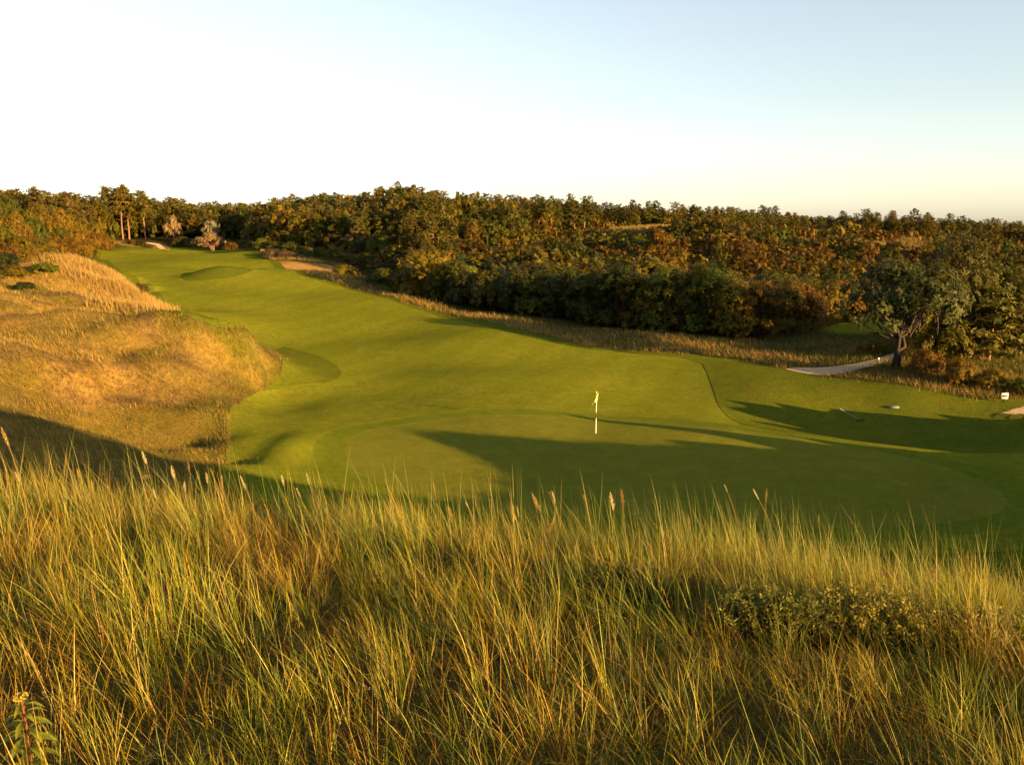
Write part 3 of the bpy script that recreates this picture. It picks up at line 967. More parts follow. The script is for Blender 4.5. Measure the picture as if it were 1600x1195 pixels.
def pine_form(seed, tufts, size, bare=0.42, wide=0.26, round_top=0.6, per=7):
    """scots pine one unit tall"""
    g = np.random.RandomState(seed)
    sway = g.normal(0, 0.012, 2)
    zs = np.linspace(0, 0.97, 9)
    path = np.stack([sway[0] * np.sin(zs * 5), sway[1] * np.sin(zs * 4 + 1), zs], 1); path[0, 2] = -0.02
    wood = [tube(path, np.linspace(0.020, 0.004, 9), 7)]
    P, N = [], []
    nb = 34
    for i in range(nb):
        t = (i + g.uniform(0, .9)) / nb
        z = bare + (0.97 - bare) * t
        prof = (math.sin(math.pi * min(1, 0.28 + 0.72 * t)) ** round_top) * (1 - 0.35 * t)
        L = wide * prof * g.uniform(0.65, 1.15) + 0.02
        a = i * 2.4 + g.uniform(-.5, .5)
        p0 = np.array([np.interp(z, zs, path[:, 0]), np.interp(z, zs, path[:, 1]), z])
        p1 = p0 + np.array([math.cos(a) * L, math.sin(a) * L, L * g.uniform(0.02, 0.32)])
        wood.append(limb(g, p0, p1, 0.007, 0.002, 0.1, 4))
        m = max(2, int(tufts / nb * (0.4 + L / wide)))
        for k in range(m):
            s = g.uniform(0.35, 1.05)
            P.append(p0 * (1 - s) + p1 * s + g.normal(0, 1, 3) * np.array([.026, .026, .012])); N.append([math.cos(a) * .5, math.sin(a) * .5, 0.8])
    for k in range(3):               # a few dead stubs below the crown
        z = bare * g.uniform(0.6, 0.95); a = g.uniform(0, 6.28); L = g.uniform(.05, .12)
        p0 = np.array([np.interp(z, zs, path[:, 0]), np.interp(z, zs, path[:, 1]), z])
        wood.append(limb(g, p0, p0 + np.array([math.cos(a) * L, math.sin(a) * L, g.uniform(-.02, .03)]), 0.004, 0.0015, 0.1, 3))
    P = np.array(P); N = np.array(N, float)
    tint = np.clip(1 + g.normal(0, 0.17, len(P)), 0.5, 1.6)
    ci = np.repeat(np.arange(len(P)), per)
    Q = P[ci] + unit(g, len(ci)) * np.array([1, 1, .6]) * (size * 1.5 * g.uniform(0.1, 1, len(ci)))[:, None]
    V, f = leaf_quads(Q, N[ci], size, g, 0.55, 0.8)
    col = np.repeat((tint[ci] * g.uniform(0.8, 1.2, len(ci)))[:, None] * g.uniform(.92, 1.08, (len(ci), 3)), 4, axis=0)
    return join(wood), (V, f), col


class Form:
    def __init__(self, kind, made, bark):
        wood, (V, f), col = made
        self.kind, self.V, self.f, self.col, self.wood, self.bark = kind, V, f, col, wood, bark
        self.crown = make_mesh(kind + '_crown', V, [f], M_LEAF, col)
        self.trunk = make_mesh(kind + '_trunk', wood[0], [wood[1]], bark, smooth_shade=True) if wood else None
        if wood:                      # crown and trunk in one mesh, for trees too small to show parts
            nv = len(V)
            self.whole = make_mesh(kind, np.vstack([V, wood[0]]), [f, wood[1] + nv], [M_LEAF, bark], np.vstack([col, np.ones((len(wood[0]), 3)) * .1]),
                                   fmat=np.concatenate([np.zeros(len(f)), np.ones(len(wood[1]))]))
        else:
            self.whole = self.crown


NEAR_BUSH = [Form('shrub', bush_form(100 + i, 9500, 0.038, 1.1 + 0.12 * (i % 3), 10 + i % 4), M_BARK) for i in range(5)]
NEAR_TREE = [Form('broadleaf_tree', bush_form(140 + i, 10500, 0.036, 1.9 + 0.2 * (i % 3), 12 + i % 3, 1.05, True, 0.05), M_BARK) for i in range(4)]
MID_BUSH = [Form('shrub', bush_form(200 + i, 1700, 0.075, 1.05 + 0.12 * (i % 3), 8 + i % 4, jit=0.36), M_BARK) for i in range(6)]
MID_TREE = [Form('broadleaf_tree', bush_form(240 + i, 3600, 0.056, 1.8 + 0.2 * (i % 3), 10 + i % 3, 1.05), M_BARK) for i in range(4)]
FAR_BUSH = [Form('shrub', bush_form(300 + i, 230, 0.15, 1.1, 7 + i % 3, 1.0, False, jit=0.28), M_BARK) for i in range(5)]
NEAR_PINE = [Form('pine_tree', pine_form(400 + i, 330, 0.030, (0.46, 0.40, 0.34, 0.42)[i % 4], (0.25, 0.27, 0.24, 0.22)[i % 4], (0.6, 0.8, 0.5, 0.7)[i % 4], 9), M_PBARK) for i in range(5)]
FAR_PINE = [Form('pine_tree', pine_form(450 + i, 190, 0.042, (0.18, 0.12, 0.26, 0.16, 0.22)[i % 5], (0.27, 0.32, 0.24, 0.29, 0.34)[i % 5], (0.7, 0.5, 0.8, 0.6, 0.5)[i % 5], 5), M_PBARK) for i in range(5)]

RUST, ORANGE = (0.121, 0.068, 0.009), (0.148, 0.086, 0.009)
OLIVE, GOLD = (0.110, 0.086, 0.008), (0.148, 0.104, 0.009)
GREEN, BRIGHT, DARK = (0.068, 0.071, 0.008), (0.103, 0.112, 0.010), (0.039, 0.043, 0.007)
SILVER, STRAW = (0.27, 0.23, 0.11), (0.24, 0.16, 0.065)
PINE, PINE2 = (0.074, 0.067, 0.010), (0.106, 0.084, 0.010)
HUE = {RUST: 'rust-brown', ORANGE: 'orange-brown', OLIVE: 'olive', GOLD: 'golden olive', GREEN: 'green', BRIGHT: 'bright green', DARK: 'dark green',
       SILVER: 'silvery pale', STRAW: 'straw-coloured', PINE: 'dark green', PINE2: 'olive green'}


def plant(form, x, y, sx, sz, rot, color, label, cat, group=None, parts=True, z=None, name=None, tilt=(0, 0)):
    zz = (gz(x, y)[0] if z is None else z) - 0.04
    c = (*[float(v) for v in color], 1)
    nm = name or form.kind
    if parts and form.trunk is not None:
        r = link(nm, None, label=label, cat=cat, group=group, loc=(x, y, zz))
        r.rotation_euler = (*tilt, rot); r.scale = (sx, sx, sz)
        o = link('crown', form.crown, r); o.color = c
        o = link('trunk', form.trunk, r); o.color = c
    else:
        r = link(nm, form.whole, label=label, cat=cat, group=group, loc=(x, y, zz))
        r.rotation_euler = (*tilt, rot); r.scale = (sx, sx, sz); r.color = c
    return r


class Mass:
    """trees beyond counting, gathered into one object"""
    def __init__(self):
        self.V, self.f, self.c, self.n = [], [], [], 0

    def add(self, form, x, y, z, sx, sz, rot, color):
        ca, sa = math.cos(rot), math.sin(rot)
        V = form.V
        self.V.append(np.stack([(V[:, 0] * ca - V[:, 1] * sa) * sx + x, (V[:, 0] * sa + V[:, 1] * ca) * sx + y, V[:, 2] * sz + z], 1))
        self.f.append(form.f + self.n); self.n += len(V)
        self.c.append(form.col * np.array(color))

    def build(self, name, label, cat):
        if self.V:
            link(name, make_mesh(name, np.vstack(self.V), [np.vstack(self.f)], M_LEAF, np.vstack(self.c)), label=label, cat=cat, kind='stuff')


def jig(c, g, a=0.16):
    return tuple(float(v) for v in np.array(c) * (1 + g.normal(0, a)) * (1 + g.normal(0, 0.06, 3)))


def near_any(p, taken, d):
    return any((p[0] - q[0]) ** 2 + (p[1] - q[1]) ** 2 < d * d for q in taken)


# --- 1. single trees and bushes one can pick out
gT = np.random.RandomState(21)
LONE = Form('broadleaf_tree', bush_form(703, 9500, 0.034, 1.5, 26, 0.7, True, 0.24, 0.0, 0.36, 22, 3), M_BARK)
GNARL = Form('willow_bush', bush_form(721, 3600, 0.045, 0.85, 15, 0.6, True, 0.40, -0.25, 0.15, 18), M_PBARK)
PALE = [Form('willow_bush', bush_form(720 + i, 3600, 0.048, 1.35, 16, 0.85, True, 0.45, 0, 0.15, 14), M_PBARK) for i in range(3)]
taken = []


def single(form, u, Y, width, hgt, color, label, cat, name=None, parts=True, group=None, unit_w=2.0, unit_h=1.2):
    p = at(u, Y)
    taken.append((p[0], p[1], width * 0.45))
    return plant(form, p[0], p[1], width / unit_w, hgt / unit_h, gT.uniform(0, 6.28), jig(color, gT, 0.05), label, cat, group, parts, name=name)


single(LONE, 1402, 60.5, 9.2, 8.0, (0.056, 0.057, 0.013), 'open-crowned tree with dark forked trunks beside the sandy path', 'tree', unit_h=1.55)
for u, Y, w, hh, c, fm, lab in (
        (1462, 63, 5.0, 7.4, OLIVE, NEAR_TREE[1], 'olive tree with drooping skirts just right of the open-crowned tree'),
        (1488, 65, 6.4, 8.0, (0.066, 0.064, 0.012), NEAR_TREE[2], 'grey-green tree whose crown merges with the open-crowned tree'),
        (1548, 67, 6.8, 7.8, GREEN, NEAR_TREE[3], 'dark leafy tree behind the two bushy pines'),
        (1606, 68, 6.6, 7.2, OLIVE, NEAR_TREE[0], 'olive leafy tree cut by the edge of the view, behind the pines'),
        (1500, 56.2, 2.4, 1.9, ORANGE, NEAR_BUSH[1], 'low orange-brown thorn bush under the bushy pine by the course'),
        (1594, 65, 5.0, 5.4, OLIVE, NEAR_BUSH[2], 'tall olive bush at the edge of the view above the sign'),
        (1440, 58.5, 3.2, 2.0, RUST, NEAR_BUSH[3], 'low rusty bush at the foot of the open-crowned tree'),
        (1548, 55.5, 2.6, 1.5, GOLD, NEAR_BUSH[0], 'golden low bush just behind the small white sign'),
        (1600, 54.5, 2.4, 1.3, BRIGHT, NEAR_BUSH[4], 'bright green low bush by the pale sand patch'),
        (1362, 66, 2.4, 1.2, GOLD, NEAR_BUSH[1], 'small golden bush on the bank left of the open-crowned tree')):
    tall = fm in NEAR_TREE
    single(fm, u, Y, w, hh, c, lab, 'tree' if tall else 'bush', unit_h=1.95 if tall else 1.2)
for u, Y, hh, lab in ((1545, 63, 6.9, 'bushy young pine with upright yellow-green shoots behind the sign'), (1588, 65.5, 6.4, 'second bushy pine, close against the bigger pine behind the sign')):
    p = at(u, Y); taken.append((p[0], p[1], 2.2))
    plant(NEAR_PINE[2], p[0], p[1], hh * 1.55, hh * 1.1, gT.uniform(0, 6), (0.115, 0.105, 0.016), lab, 'tree', z=p[2] - hh * 0.28)

# pines with bare trunks by the far end of the fairway
for u, Y, hh, fm, lab in ((193, 205, 12.2, 0, 'tall pine with a bare pinkish trunk, left of the twin trunks'), (201, 206, 12.6, 1, 'tall pine with a bare pinkish trunk, right of the twin trunks'),
                          (226, 207, 11.4, 3, 'broad pine with tiered branches right of the twin-trunked pines'), (174, 216, 12.0, 4, 'pine with a dark crown left of the twin-trunked pines')):
    p = at(u, Y); taken.append((p[0], p[1], 2.5))
    plant(NEAR_PINE[fm], p[0], p[1], hh * 1.0, hh, gT.uniform(0, 6), jig(PINE2, gT, .05), lab, 'tree')
for u, Y, hh, lab in ((897, 196, 8.0, 'pine with a bare leaning trunk on the hill slope'), (913, 197, 8.4, 'flat-topped pine with bare trunk on the hill slope'), (1084, 201, 8.6, 'pine with one thin pale trunk right of the grassy slope'),
                      (518, 178, 8.0, 'pine with a short pale trunk behind the straw-coloured bushes')):
    p = at(u, Y); taken.append((p[0], p[1], 2.0))
    plant(NEAR_PINE[int(u) % 5], p[0], p[1], hh * 1.1, hh, gT.uniform(0, 6), jig(PINE, gT, .05), lab, 'tree')

for fm, u, Y, w, hh, c, lab in (
        (PALE[0], 331, 196, 4.6, 6.2, SILVER, 'tall silvery bush standing pale against the pine wood'),
        (PALE[1], 272, 202, 5.0, 6.4, (0.22, 0.19, 0.085), 'silvery bush left of the tallest silvery bush'),
        (GNARL, 332, 184, 8.6, 4.2, STRAW, 'windswept straw-coloured bush with pale twisted stems behind the fairway'),
        (PALE[2], 487, 172, 3.2, 3.6, (0.20, 0.155, 0.07), 'pale bush at the wood edge, leftmost of three pale bushes'),
        (PALE[0], 517, 168, 3.0, 3.2, (0.21, 0.14, 0.07), 'pinkish pale bush, middle of three at the wood edge'),
        (PALE[1], 543, 164, 3.2, 3.0, (0.22, 0.165, 0.08), 'straw pale bush, rightmost of three at the wood edge'),
        (PALE[2], 6, 150, 3.4, 4.0, (0.20, 0.18, 0.11), 'silvery grey bush at the far edge of the slope scrub')):
    single(fm, u, Y, w, hh, c, lab, 'bush', unit_h=0.9 if fm is GNARL else 1.4)
for u, Y, w, hh, c, lab in (
        (205, 181, 3.4, 1.2, RUST, 'low rusty bush behind the fairway, left of the white path'), (222, 181, 3.0, 1.1, DARK, 'low dark bush behind the fairway, right beside the white path'),
        (236, 180.5, 2.6, 0.9, OLIVE, 'low olive bush touching the white path'), (283, 190, 4.4, 2.4, GREEN, 'rounded green bush just right of the white path'),
        (362, 176, 3.6, 1.5, RUST, 'low brown bush at the far corner of the fairway'), (425, 146, 5.0, 1.5, (0.11, 0.075, 0.03), 'grey-brown heathy bush above the orange sand bank'),
        (447, 140, 4.4, 1.3, (0.12, 0.08, 0.035), 'brown heathy bush at the right of the orange sand bank'),
        (541, 117, 4.4, 1.9, GOLD, 'small golden bush on the dark bank beside the fairway'), (620, 112, 3.0, 1.2, BRIGHT, 'bright green low bush on the bank beside the fairway')):
    single(NEAR_BUSH[int(u) % 5], u, Y, w, hh, c, lab, 'bush')

# left slope: scrub running up to the pines
SL = [(-10, 100, 6, 4.6, OLIVE), (18, 104, 5.4, 4.4, GOLD), (45, 108, 5.0, 3.6, ORANGE), (70, 112, 4.6, 3.0, OLIVE), (92, 114, 4.0, 2.2, ORANGE), (-30, 96, 6, 4, RUST), (8, 96, 4.2, 2.4, RUST), (38, 100, 4.0, 2.2, OLIVE),
      (66, 104, 3.2, 1.5, RUST), (20, 128, 6.5, 6.0, GOLD), (50, 134, 6.5, 5.8, GREEN), (75, 140, 6.5, 6.2, ORANGE), (95, 140, 6.0, 5.0, GREEN), (88, 132, 4.8, 3.4, DARK), (115, 146, 6.0, 5.4, GOLD), (120, 138, 5.0, 3.8, ORANGE),
      (138, 150, 5.2, 4.4, RUST), (108, 130, 4.4, 2.6, RUST), (140, 142, 4.4, 2.8, OLIVE), (158, 158, 4.6, 3.2, ORANGE), (170, 166, 4.2, 2.4, GOLD), (-20, 130, 7, 6, OLIVE), (60, 150, 6.5, 6.4, OLIVE), (20, 150, 7, 6.6, GREEN),
      (100, 156, 6.5, 6.6, GOLD), (128, 162, 6, 5.6, OLIVE), (148, 170, 5.4, 4.4, GOLD), (30, 88, 3.0, 1.2, BRIGHT), (6, 84, 3.2, 1.6, DARK), (24, 82, 2.8, 1.1, OLIVE), (52, 90, 2.4, 0.9, GREEN), (-20, 80, 3.2, 1.5, GREEN),
      (14, 90, 4.2, 2.2, OLIVE), (46, 94, 4.0, 1.9, GOLD), (-14, 88, 4.6, 2.8, GREEN), (78, 100, 3.4, 1.6, OLIVE), (30, 112, 5.6, 4.4, RUST), (60, 118, 5.4, 4.2, OLIVE), (84, 126, 5.0, 3.8, ORANGE),
      (80, 120, 3.6, 1.7, RUST), (96, 122, 3.4, 1.3, OLIVE), (70, 84, 2.6, 1.2, BRIGHT), (40, 78, 2.2, 0.8, DARK), (218, 86, 2.6, 1.0, (0.10, 0.07, 0.02))]
ORD = ['first', 'second', 'third', 'fourth', 'fifth', 'sixth', 'seventh', 'eighth', 'ninth', 'tenth', 'eleventh', 'twelfth', 'thirteenth', 'fourteenth', 'fifteenth', 'sixteenth', 'seventeenth', 'eighteenth', 'nineteenth', 'twentieth',
       'twenty-first', 'twenty-second', 'twenty-third', 'twenty-fourth', 'twenty-fifth', 'twenty-sixth', 'twenty-seventh', 'twenty-eighth', 'twenty-ninth', 'thirtieth']
byhue = {}
for u, Y, w, hh, c in sorted(SL):
    byhue.setdefault(HUE.get(c, 'dull brown'), []).append((u, Y, w, hh, c))
for hue, items in byhue.items():
    for i, (u, Y, w, hh, c) in enumerate(items):
        if len(items) == 1:
            lab = hue + ' bush on the golden dune slope'
        else:
            lab = '%s bush on the left slope, %s of its colour from the left' % (hue, ORD[i])
        single(NEAR_BUSH[(int(u) + i) % 5], u, Y, w, hh, c, lab, 'bush', group='scrub bushes on the slope left of the fairway')

# --- 2. front row of the woods along the fairway; dark hues at left stand for shade
FR = [(600, 110, 4.5, 2.6, GREEN), (640, 104, 5.0, 3.6, OLIVE), (668, 101, 6.5, 5.8, GOLD), (705, 99, 6.5, 5.6, GREEN), (735, 97, 6.0, 5.0, DARK), (770, 95, 6.4, 5.2, GREEN), (812, 92, 6.2, 5.2, DARK), (850, 90, 6.2, 5.6, GREEN), (892, 88, 6.2, 5.6, DARK),
      (930, 86, 6.0, 6.0, GREEN), (968, 84, 6.2, 6.0, DARK), (1000, 83, 6.0, 6.4, OLIVE), (1040, 81, 6.2, 7.4, GREEN), (1078, 81, 6.4, 7.6, OLIVE), (1112, 79, 5.8, 6.4, GREEN), (1150, 78, 6.0, 6.4, OLIVE), (1186, 77.5, 5.6, 6.0, RUST), (1218, 78, 5.6, 5.6, OLIVE),
      (1248, 79, 5.2, 5.2, RUST), (1278, 81, 5.0, 4.8, ORANGE), (1306, 84, 5.0, 4.6, RUST), (1335, 88, 5.2, 4.6, OLIVE)]
for i, (u, Y, w, hh, c) in enumerate(FR):
    tall = hh > 5.5
    lab = '%s leafy %s in the front row of the woods, %s from the far end' % (HUE[c], 'tree' if tall else 'bush', ORD[i])
    single(NEAR_TREE[i % 4] if tall else NEAR_BUSH[i % 5], u, Y, w * 1.06, hh * 0.92, c, lab, 'tree' if tall else 'bush', group='front row of the woods along the fairway', unit_h=1.95 if tall else 1.2)
for i, (u, Y, w, hh, c) in enumerate(((392, 166, 3.6, 1.7, GREEN), (412, 162, 3.8, 2.0, BRIGHT), (432, 160, 4, 2.0, GREEN), (455, 156, 4, 2.1, BRIGHT), (476, 150, 4, 2.0, OLIVE), (498, 146, 4.4, 2.2, GREEN), (520, 142, 4.4, 2.1, OLIVE), (545, 136, 4.6, 2.2, GREEN),
                                      (572, 130, 4.8, 2.4, DARK), (590, 150, 5.2, 4.4, BRIGHT), (615, 146, 5.2, 4.2, GREEN), (560, 150, 4.6, 2.8, DARK), (600, 124, 4.6, 2.2, DARK))):
    single(NEAR_BUSH[(i * 2) % 5], u, Y, w, hh, c, '%s low bush above the orange banks, %s from the fairway end' % (HUE[c], ORD[i]), 'bush', group='low bushes above the orange banks')

# --- 3. the wooded hillside and the far pines, filled by distance
gW = np.random.RandomState(77)
front = np.array([(640, 104), (668, 101), (770, 95), (892, 88), (1000, 83), (1112, 79), (1218, 78), (1306, 84), (1350, 80), (1400, 72), (1480, 66), (1700, 63)])
back_l = np.array([(390, 182), (470, 166), (520, 156), (600, 140), (640, 118)])


def front_y(u):
    pts = np.vstack([back_l, front])
    if u < 390:
        return 212 if u > 178 else (178 if u > 120 else 168)
    return np.interp(u, pts[:, 0], pts[:, 1])


CLEAR = [(at(1035, 190)[:2], 13, 12), (at(1082, 188)[:2], 11, 9), (at(1408, 180)[:2], 9, 12), (at(1440, 180)[:2], 7, 8), (at(1592, 114)[:2], 6, 10), (tee_poly.mean(0), 9, 9), (at(215, 192)[:2], 9, 14), (at(960, 205)[:2], 10, 6)]
cand = []
Y = 68.0
while Y < 345:
    s = 2.5 if Y < 235 else 3.9
    u0, u1 = -140, 1760
    x0, x1 = at(u0, Y)[0], at(u1, Y)[0]
    xs = np.arange(x0, x1, s) + gW.uniform(0, s)
    for x in xs:
        x += gW.normal(0, s * 0.22); y = Y + gW.normal(0, s * 0.22)
        d = y * CP + 6 * SP
        u = 800 + x / d * F
        if y < front_y(u) + 3.2: continue
        if any(((x - c[0]) / rx) ** 2 + ((y - c[1]) / ry) ** 2 < 1 for c, rx, ry in CLEAR): continue
        if any((x - q[0]) ** 2 + (y - q[1]) ** 2 < (q[2] + 0.3) ** 2 for q in taken): continue
        cand.append((x, y, u))
    Y += s * 0.9
CX = np.array(cand)
CZ = gz(CX[:, 0], CX[:, 1])
hueN = sines(CX[:, 0], CX[:, 1], 34, 81) + 0.5 * sines(CX[:, 0], CX[:, 1], 12, 82)
spN = sines(CX[:, 0], CX[:, 1], 60, 83)
hgN = sines(CX[:, 0], CX[:, 1], 14, 84)
items = []
for i, (x, y, u) in enumerate(cand):
    pine_p = smooth(226, 256, np.array(y + 14 * spN[i] - 0.02 * (u - 900)))
    if u < 480: pine_p = max(float(pine_p), 0.80 if u < 240 else 0.5)
    elif u < 700: pine_p = max(float(smooth(175, 210, np.array(y + 14 * spN[i]))) * 0.85, 0.25)
    h = hueN[i] + gW.normal(0, 0.18)
    if gW.uniform() < pine_p:
        items.append((x, y, CZ[i], 'pine', gW.uniform(5.0, 8.6) * (1.12 if u < 300 else 1.0) * float(np.interp(u, [800, 1100, 1600], [1.0, 0.86, 0.72])), PINE if gW.uniform() < 0.62 else PINE2, u))
    else:
        c = ORANGE if h > 1.35 else RUST if h > 0.6 else GOLD if h > 0.15 else OLIVE if h > -0.5 else GREEN if h > -1.2 else DARK if h > -1.5 else BRIGHT
        if u < 700 and c in (RUST, ORANGE): c = (OLIVE, GOLD, GREEN)[gW.randint(3)]
        if y > 170 and u < 800: items.append((x, y, CZ[i], 'tree', gW.uniform(5.5, 8.0), c, u))
        elif gW.uniform() < 0.05: items.append((x, y, CZ[i], 'tree', gW.uniform(3.6, 5.4), c, u))
        else: items.append((x, y, CZ[i], 'bush', float(np.interp(y, [90, 135], [1.0, 0.68])) * gW.uniform(1.7, 3.3) * (1 + 0.30 * np.clip(spN[i] + 0.6 * hgN[i], -1.3, 1.3)) + 1.2 * smooth(24, 6, np.array(y - front_y(u))), c, u))
items.sort(key=lambda t: math.hypot(t[0], t[1]))
print('FILL', len(items), {k: sum(1 for t in items if t[3] == k) for k in ('pine', 'tree', 'bush')})
count = {'pine': 0, 'tree': 0, 'bush': 0}
LIMIT = {'pine': 260, 'tree': 150, 'bush': 240}
masses = {'pine': Mass(), 'tree': Mass(), 'bush': Mass()}
for x, y, z, k, hh, c, u in items:
    r = math.hypot(x, y)
    cc = jig(c, gW, 0.09); rot = gW.uniform(0, 6.28); j = gW.randint(1000)
    if k == 'pine': sx, sz = hh * gW.uniform(0.95, 1.3), hh
    elif k == 'tree': sx, sz = hh * gW.uniform(0.36, 0.46), hh / 2.0
    else: sx, sz = hh * gW.uniform(0.78, 1.1), hh / 1.15
    count[k] += 1
    where = 'behind the fairway end' if u < 480 else 'on the wooded hillside'
    if count[k] <= LIMIT[k]:
        hue = HUE[c]
        if k == 'pine':
            fm = NEAR_PINE[j % 5] if r < 175 else FAR_PINE[j % 5]
            plant(fm, x, y, sx, sz, rot, cc, '%s pine among many alike in the pine wood %s' % (hue, where), 'tree', '%s pines %s' % (hue, where), False, z)
        elif k == 'tree':
            plant((NEAR_TREE[j % 4] if r < 100 else MID_TREE[j % 4]), x, y, sx, sz, rot, cc, '%s leafy tree among others alike %s' % (hue, where), 'tree', '%s leafy trees %s' % (hue, where), False, z)
        else:
            fm = NEAR_BUSH[j % 5] if r < 100 else MID_BUSH[j % 6]
            plant(fm, x, y, sx, sz, rot, cc, '%s bush in the dense scrub %s' % (hue, where), 'bush', '%s scrub bushes %s' % (hue, where), False, z)
    else:
        fm = FAR_PINE[j % 5] if k == 'pine' else MID_BUSH[j % 6] if r < 108 else FAR_BUSH[j % 5]
        if k == 'tree': sz = hh / 1.15
        masses[k].add(fm, x, y, z - 0.05, sx, sz, rot, cc)
for x, y, z, k, hh, c, u in items:           # dim undergrowth beneath the pines
    if k == 'pine' and math.hypot(x, y) > 212 and gW.uniform() < 0.75:
        w = gW.uniform(1.6, 2.6)
        masses['bush'].add(FAR_BUSH[gW.randint(5)], x + gW.normal(0, 1.2), y + gW.normal(0, 1.2), z - 0.1, w, gW.uniform(2.2, 4.2), gW.uniform(0, 6.28), jig(GREEN if u < 500 else OLIVE, gW))
masses['pine'].build('distant_pine_forest', 'dark pine forest along the skyline on the far ridge', 'forest')
masses['bush'].build('distant_scrub', 'mixed scrub covering the far hillside below the pines', 'scrub')
masses['tree'].build('distant_woodland', 'mixed leafy wood on the far hillside', 'forest')


# ---------------------------------------------------------------- small things on the course
def box(cx, cy, cz, sx, sy, sz, bev=0.0):
    """box with chamfered vertical edges"""
    b = min(bev, sx * .49, sy * .49)
    ring = [(sx / 2 - b, -sy / 2), (sx / 2, -sy / 2 + b), (sx / 2, sy / 2 - b), (sx / 2 - b, sy / 2), (-sx / 2 + b, sy / 2), (-sx / 2, sy / 2 - b), (-sx / 2, -sy / 2 + b), (-sx / 2 + b, -sy / 2)]
    V = [(cx + x, cy + y, cz + k * sz) for k in (0, 1) for x, y in ring]
    V += [(cx, cy, cz), (cx, cy, cz + sz)]
    f = [(i, (i + 1) % 8, 8 + (i + 1) % 8, 8 + i) for i in range(8)]
    f += [(16, (i + 2) % 8, (i + 1) % 8, i) for i in range(0, 8, 2)] + [(17, 8 + i, 8 + i + 1, 8 + (i + 2) % 8) for i in range(0, 8, 2)]
    return np.array(V), np.array(f)


M_WHITE = plain_mat('white_paint', (0.78, 0.76, 0.70), (0.84, 0.82, 0.78), 30, 0.45, 0, 0.4)
M_YELLOW = plain_mat('yellow_cloth', (0.86, 0.74, 0.14), (0.90, 0.80, 0.20), 10, 0.8, 0, 0.1)
M_OLIVE = plain_mat('olive_paint', (0.07, 0.07, 0.02), (0.09, 0.085, 0.025), 20, 0.5)
M_BLACK = plain_mat('black_paint', (0.012, 0.012, 0.012), (0.02, 0.02, 0.02), 20, 0.5)
M_WOOD = plain_mat('grey_wood', (0.20, 0.16, 0.11), (0.28, 0.23, 0.17), 25, 0.8)
M_STONE = plain_mat('grey_stone', (0.12, 0.115, 0.10), (0.2, 0.19, 0.17), 9, 0.9, 0.02)


def up(r, z0, z1, cx=0.0, cy=0.0, sides=8):
    return tube([(cx, cy, z0), (cx, cy, (z0 + z1) / 2), (cx, cy, z1)], [r] * 3, sides)


def golf_flag():
    h = hit(931, 678)
    x, y = h
    z = gz(x, y)[0] + 0.03
    t = link('golf_flag', None, label='yellow flag on a white banded pole standing in the putting green', cat='flag', loc=(x, y, z))
    link('pole', make_mesh('pole', *(lambda a: (a[0], [a[1]]))(up(0.019, -0.05, 0.80)), M_WHITE, smooth_shade=True), t)
    link('pole', make_mesh('pole', *(lambda a: (a[0], [a[1]]))(up(0.0195, 0.80, 1.13)), M_OLIVE, smooth_shade=True), t, label='dark olive band of the pole')
    link('pole', make_mesh('pole', *(lambda a: (a[0], [a[1]]))(up(0.019, 1.13, 2.24)), M_WHITE, smooth_shade=True), t)
    # limp cloth hanging in folds beside the pole
    n, m = 12, 9
    V = []
    for side in (1, -1):
        for i in range(n):
            v = i / (n - 1)
            for j in range(m):
                u = j / (m - 1)
                drop = 0.04 + 0.30 * u ** 0.8
                wid = (0.13 + 0.15 * v ** 0.7) * u
                xx = 0.02 - wid * (0.85 if v < 0.55 else 1.0)
                yy = 0.05 * math.sin(u * 7 + v * 2.0) * (0.4 + u) + side * 0.004
                V.append((xx + 0.085 - 0.08 * v, yy - 0.065, 2.23 - drop * u - 0.50 * v * (1 - 0.12 * u)))
    f = []
    for sd in (0, 1):
        for i in range(n - 1):
            for j in range(m - 1):
                a = sd * n * m + i * m + j
                q = (a, a + 1, a + m + 1, a + m)
                f.append(q if sd == 0 else q[::-1])
    link('flag', make_mesh('flag', V, [np.array(f)], M_YELLOW, smooth_shade=True), t)
    cup = tube([(0, 0, 0.006), (0, 0, 0.003), (0, 0, -0.02)], [0.056, 0.054, 0.054], 16)
    link('cup', make_mesh('cup', cup[0], [cup[1]], M_WHITE, smooth_shade=True), t)


golf_flag()


def part(name, shapes, mat, parent, smooth_shade=False):
    V, f = join(shapes)
    return link(name, make_mesh(name, V, [f], mat, smooth_shade=smooth_shade), parent)


p = hit(1568, 631)
t = link('course_sign', None, label='small white sign with a black band on a dark post by the bushes', cat='sign', loc=(p[0], p[1], gz(*p)[0]))
part('post', [box(0, 0, -0.1, 0.07, 0.06, 0.50, 0.01)], M_BLACK, t)
part('board', [box(0, -0.05, 0.26, 0.42, 0.035, 0.36, 0.01)], M_WHITE, t)
part('band', [box(0.0, -0.071, 0.38, 0.36, 0.012, 0.11, 0.004)], M_BLACK, t)
p = hit(1372, 571)
t = link('path_stake', None, label='thin white stake beside the sandy path', cat='stake', loc=(p[0], p[1], gz(*p)[0]))
part('post', [box(0, 0, -0.1, 0.07, 0.07, 0.50, 0.015)], M_WOOD, t)
part('cap', [box(0, 0, 0.402, 0.10, 0.10, 0.14, 0.02)], M_WHITE, t)
p = hit(1312, 646)
t = link('bunker_rake', None, label='rake with a white handle end lying in the shaded grass hollow', cat='rake', loc=(p[0], p[1], gz(*p)[0] + 0.12))
p2 = hit(1344, 661)
q2 = np.array([p2[0] - p[0], p2[1] - p[1], gz(*p2)[0] - gz(*p)[0]]); q2 *= 1.9 / np.linalg.norm(q2)
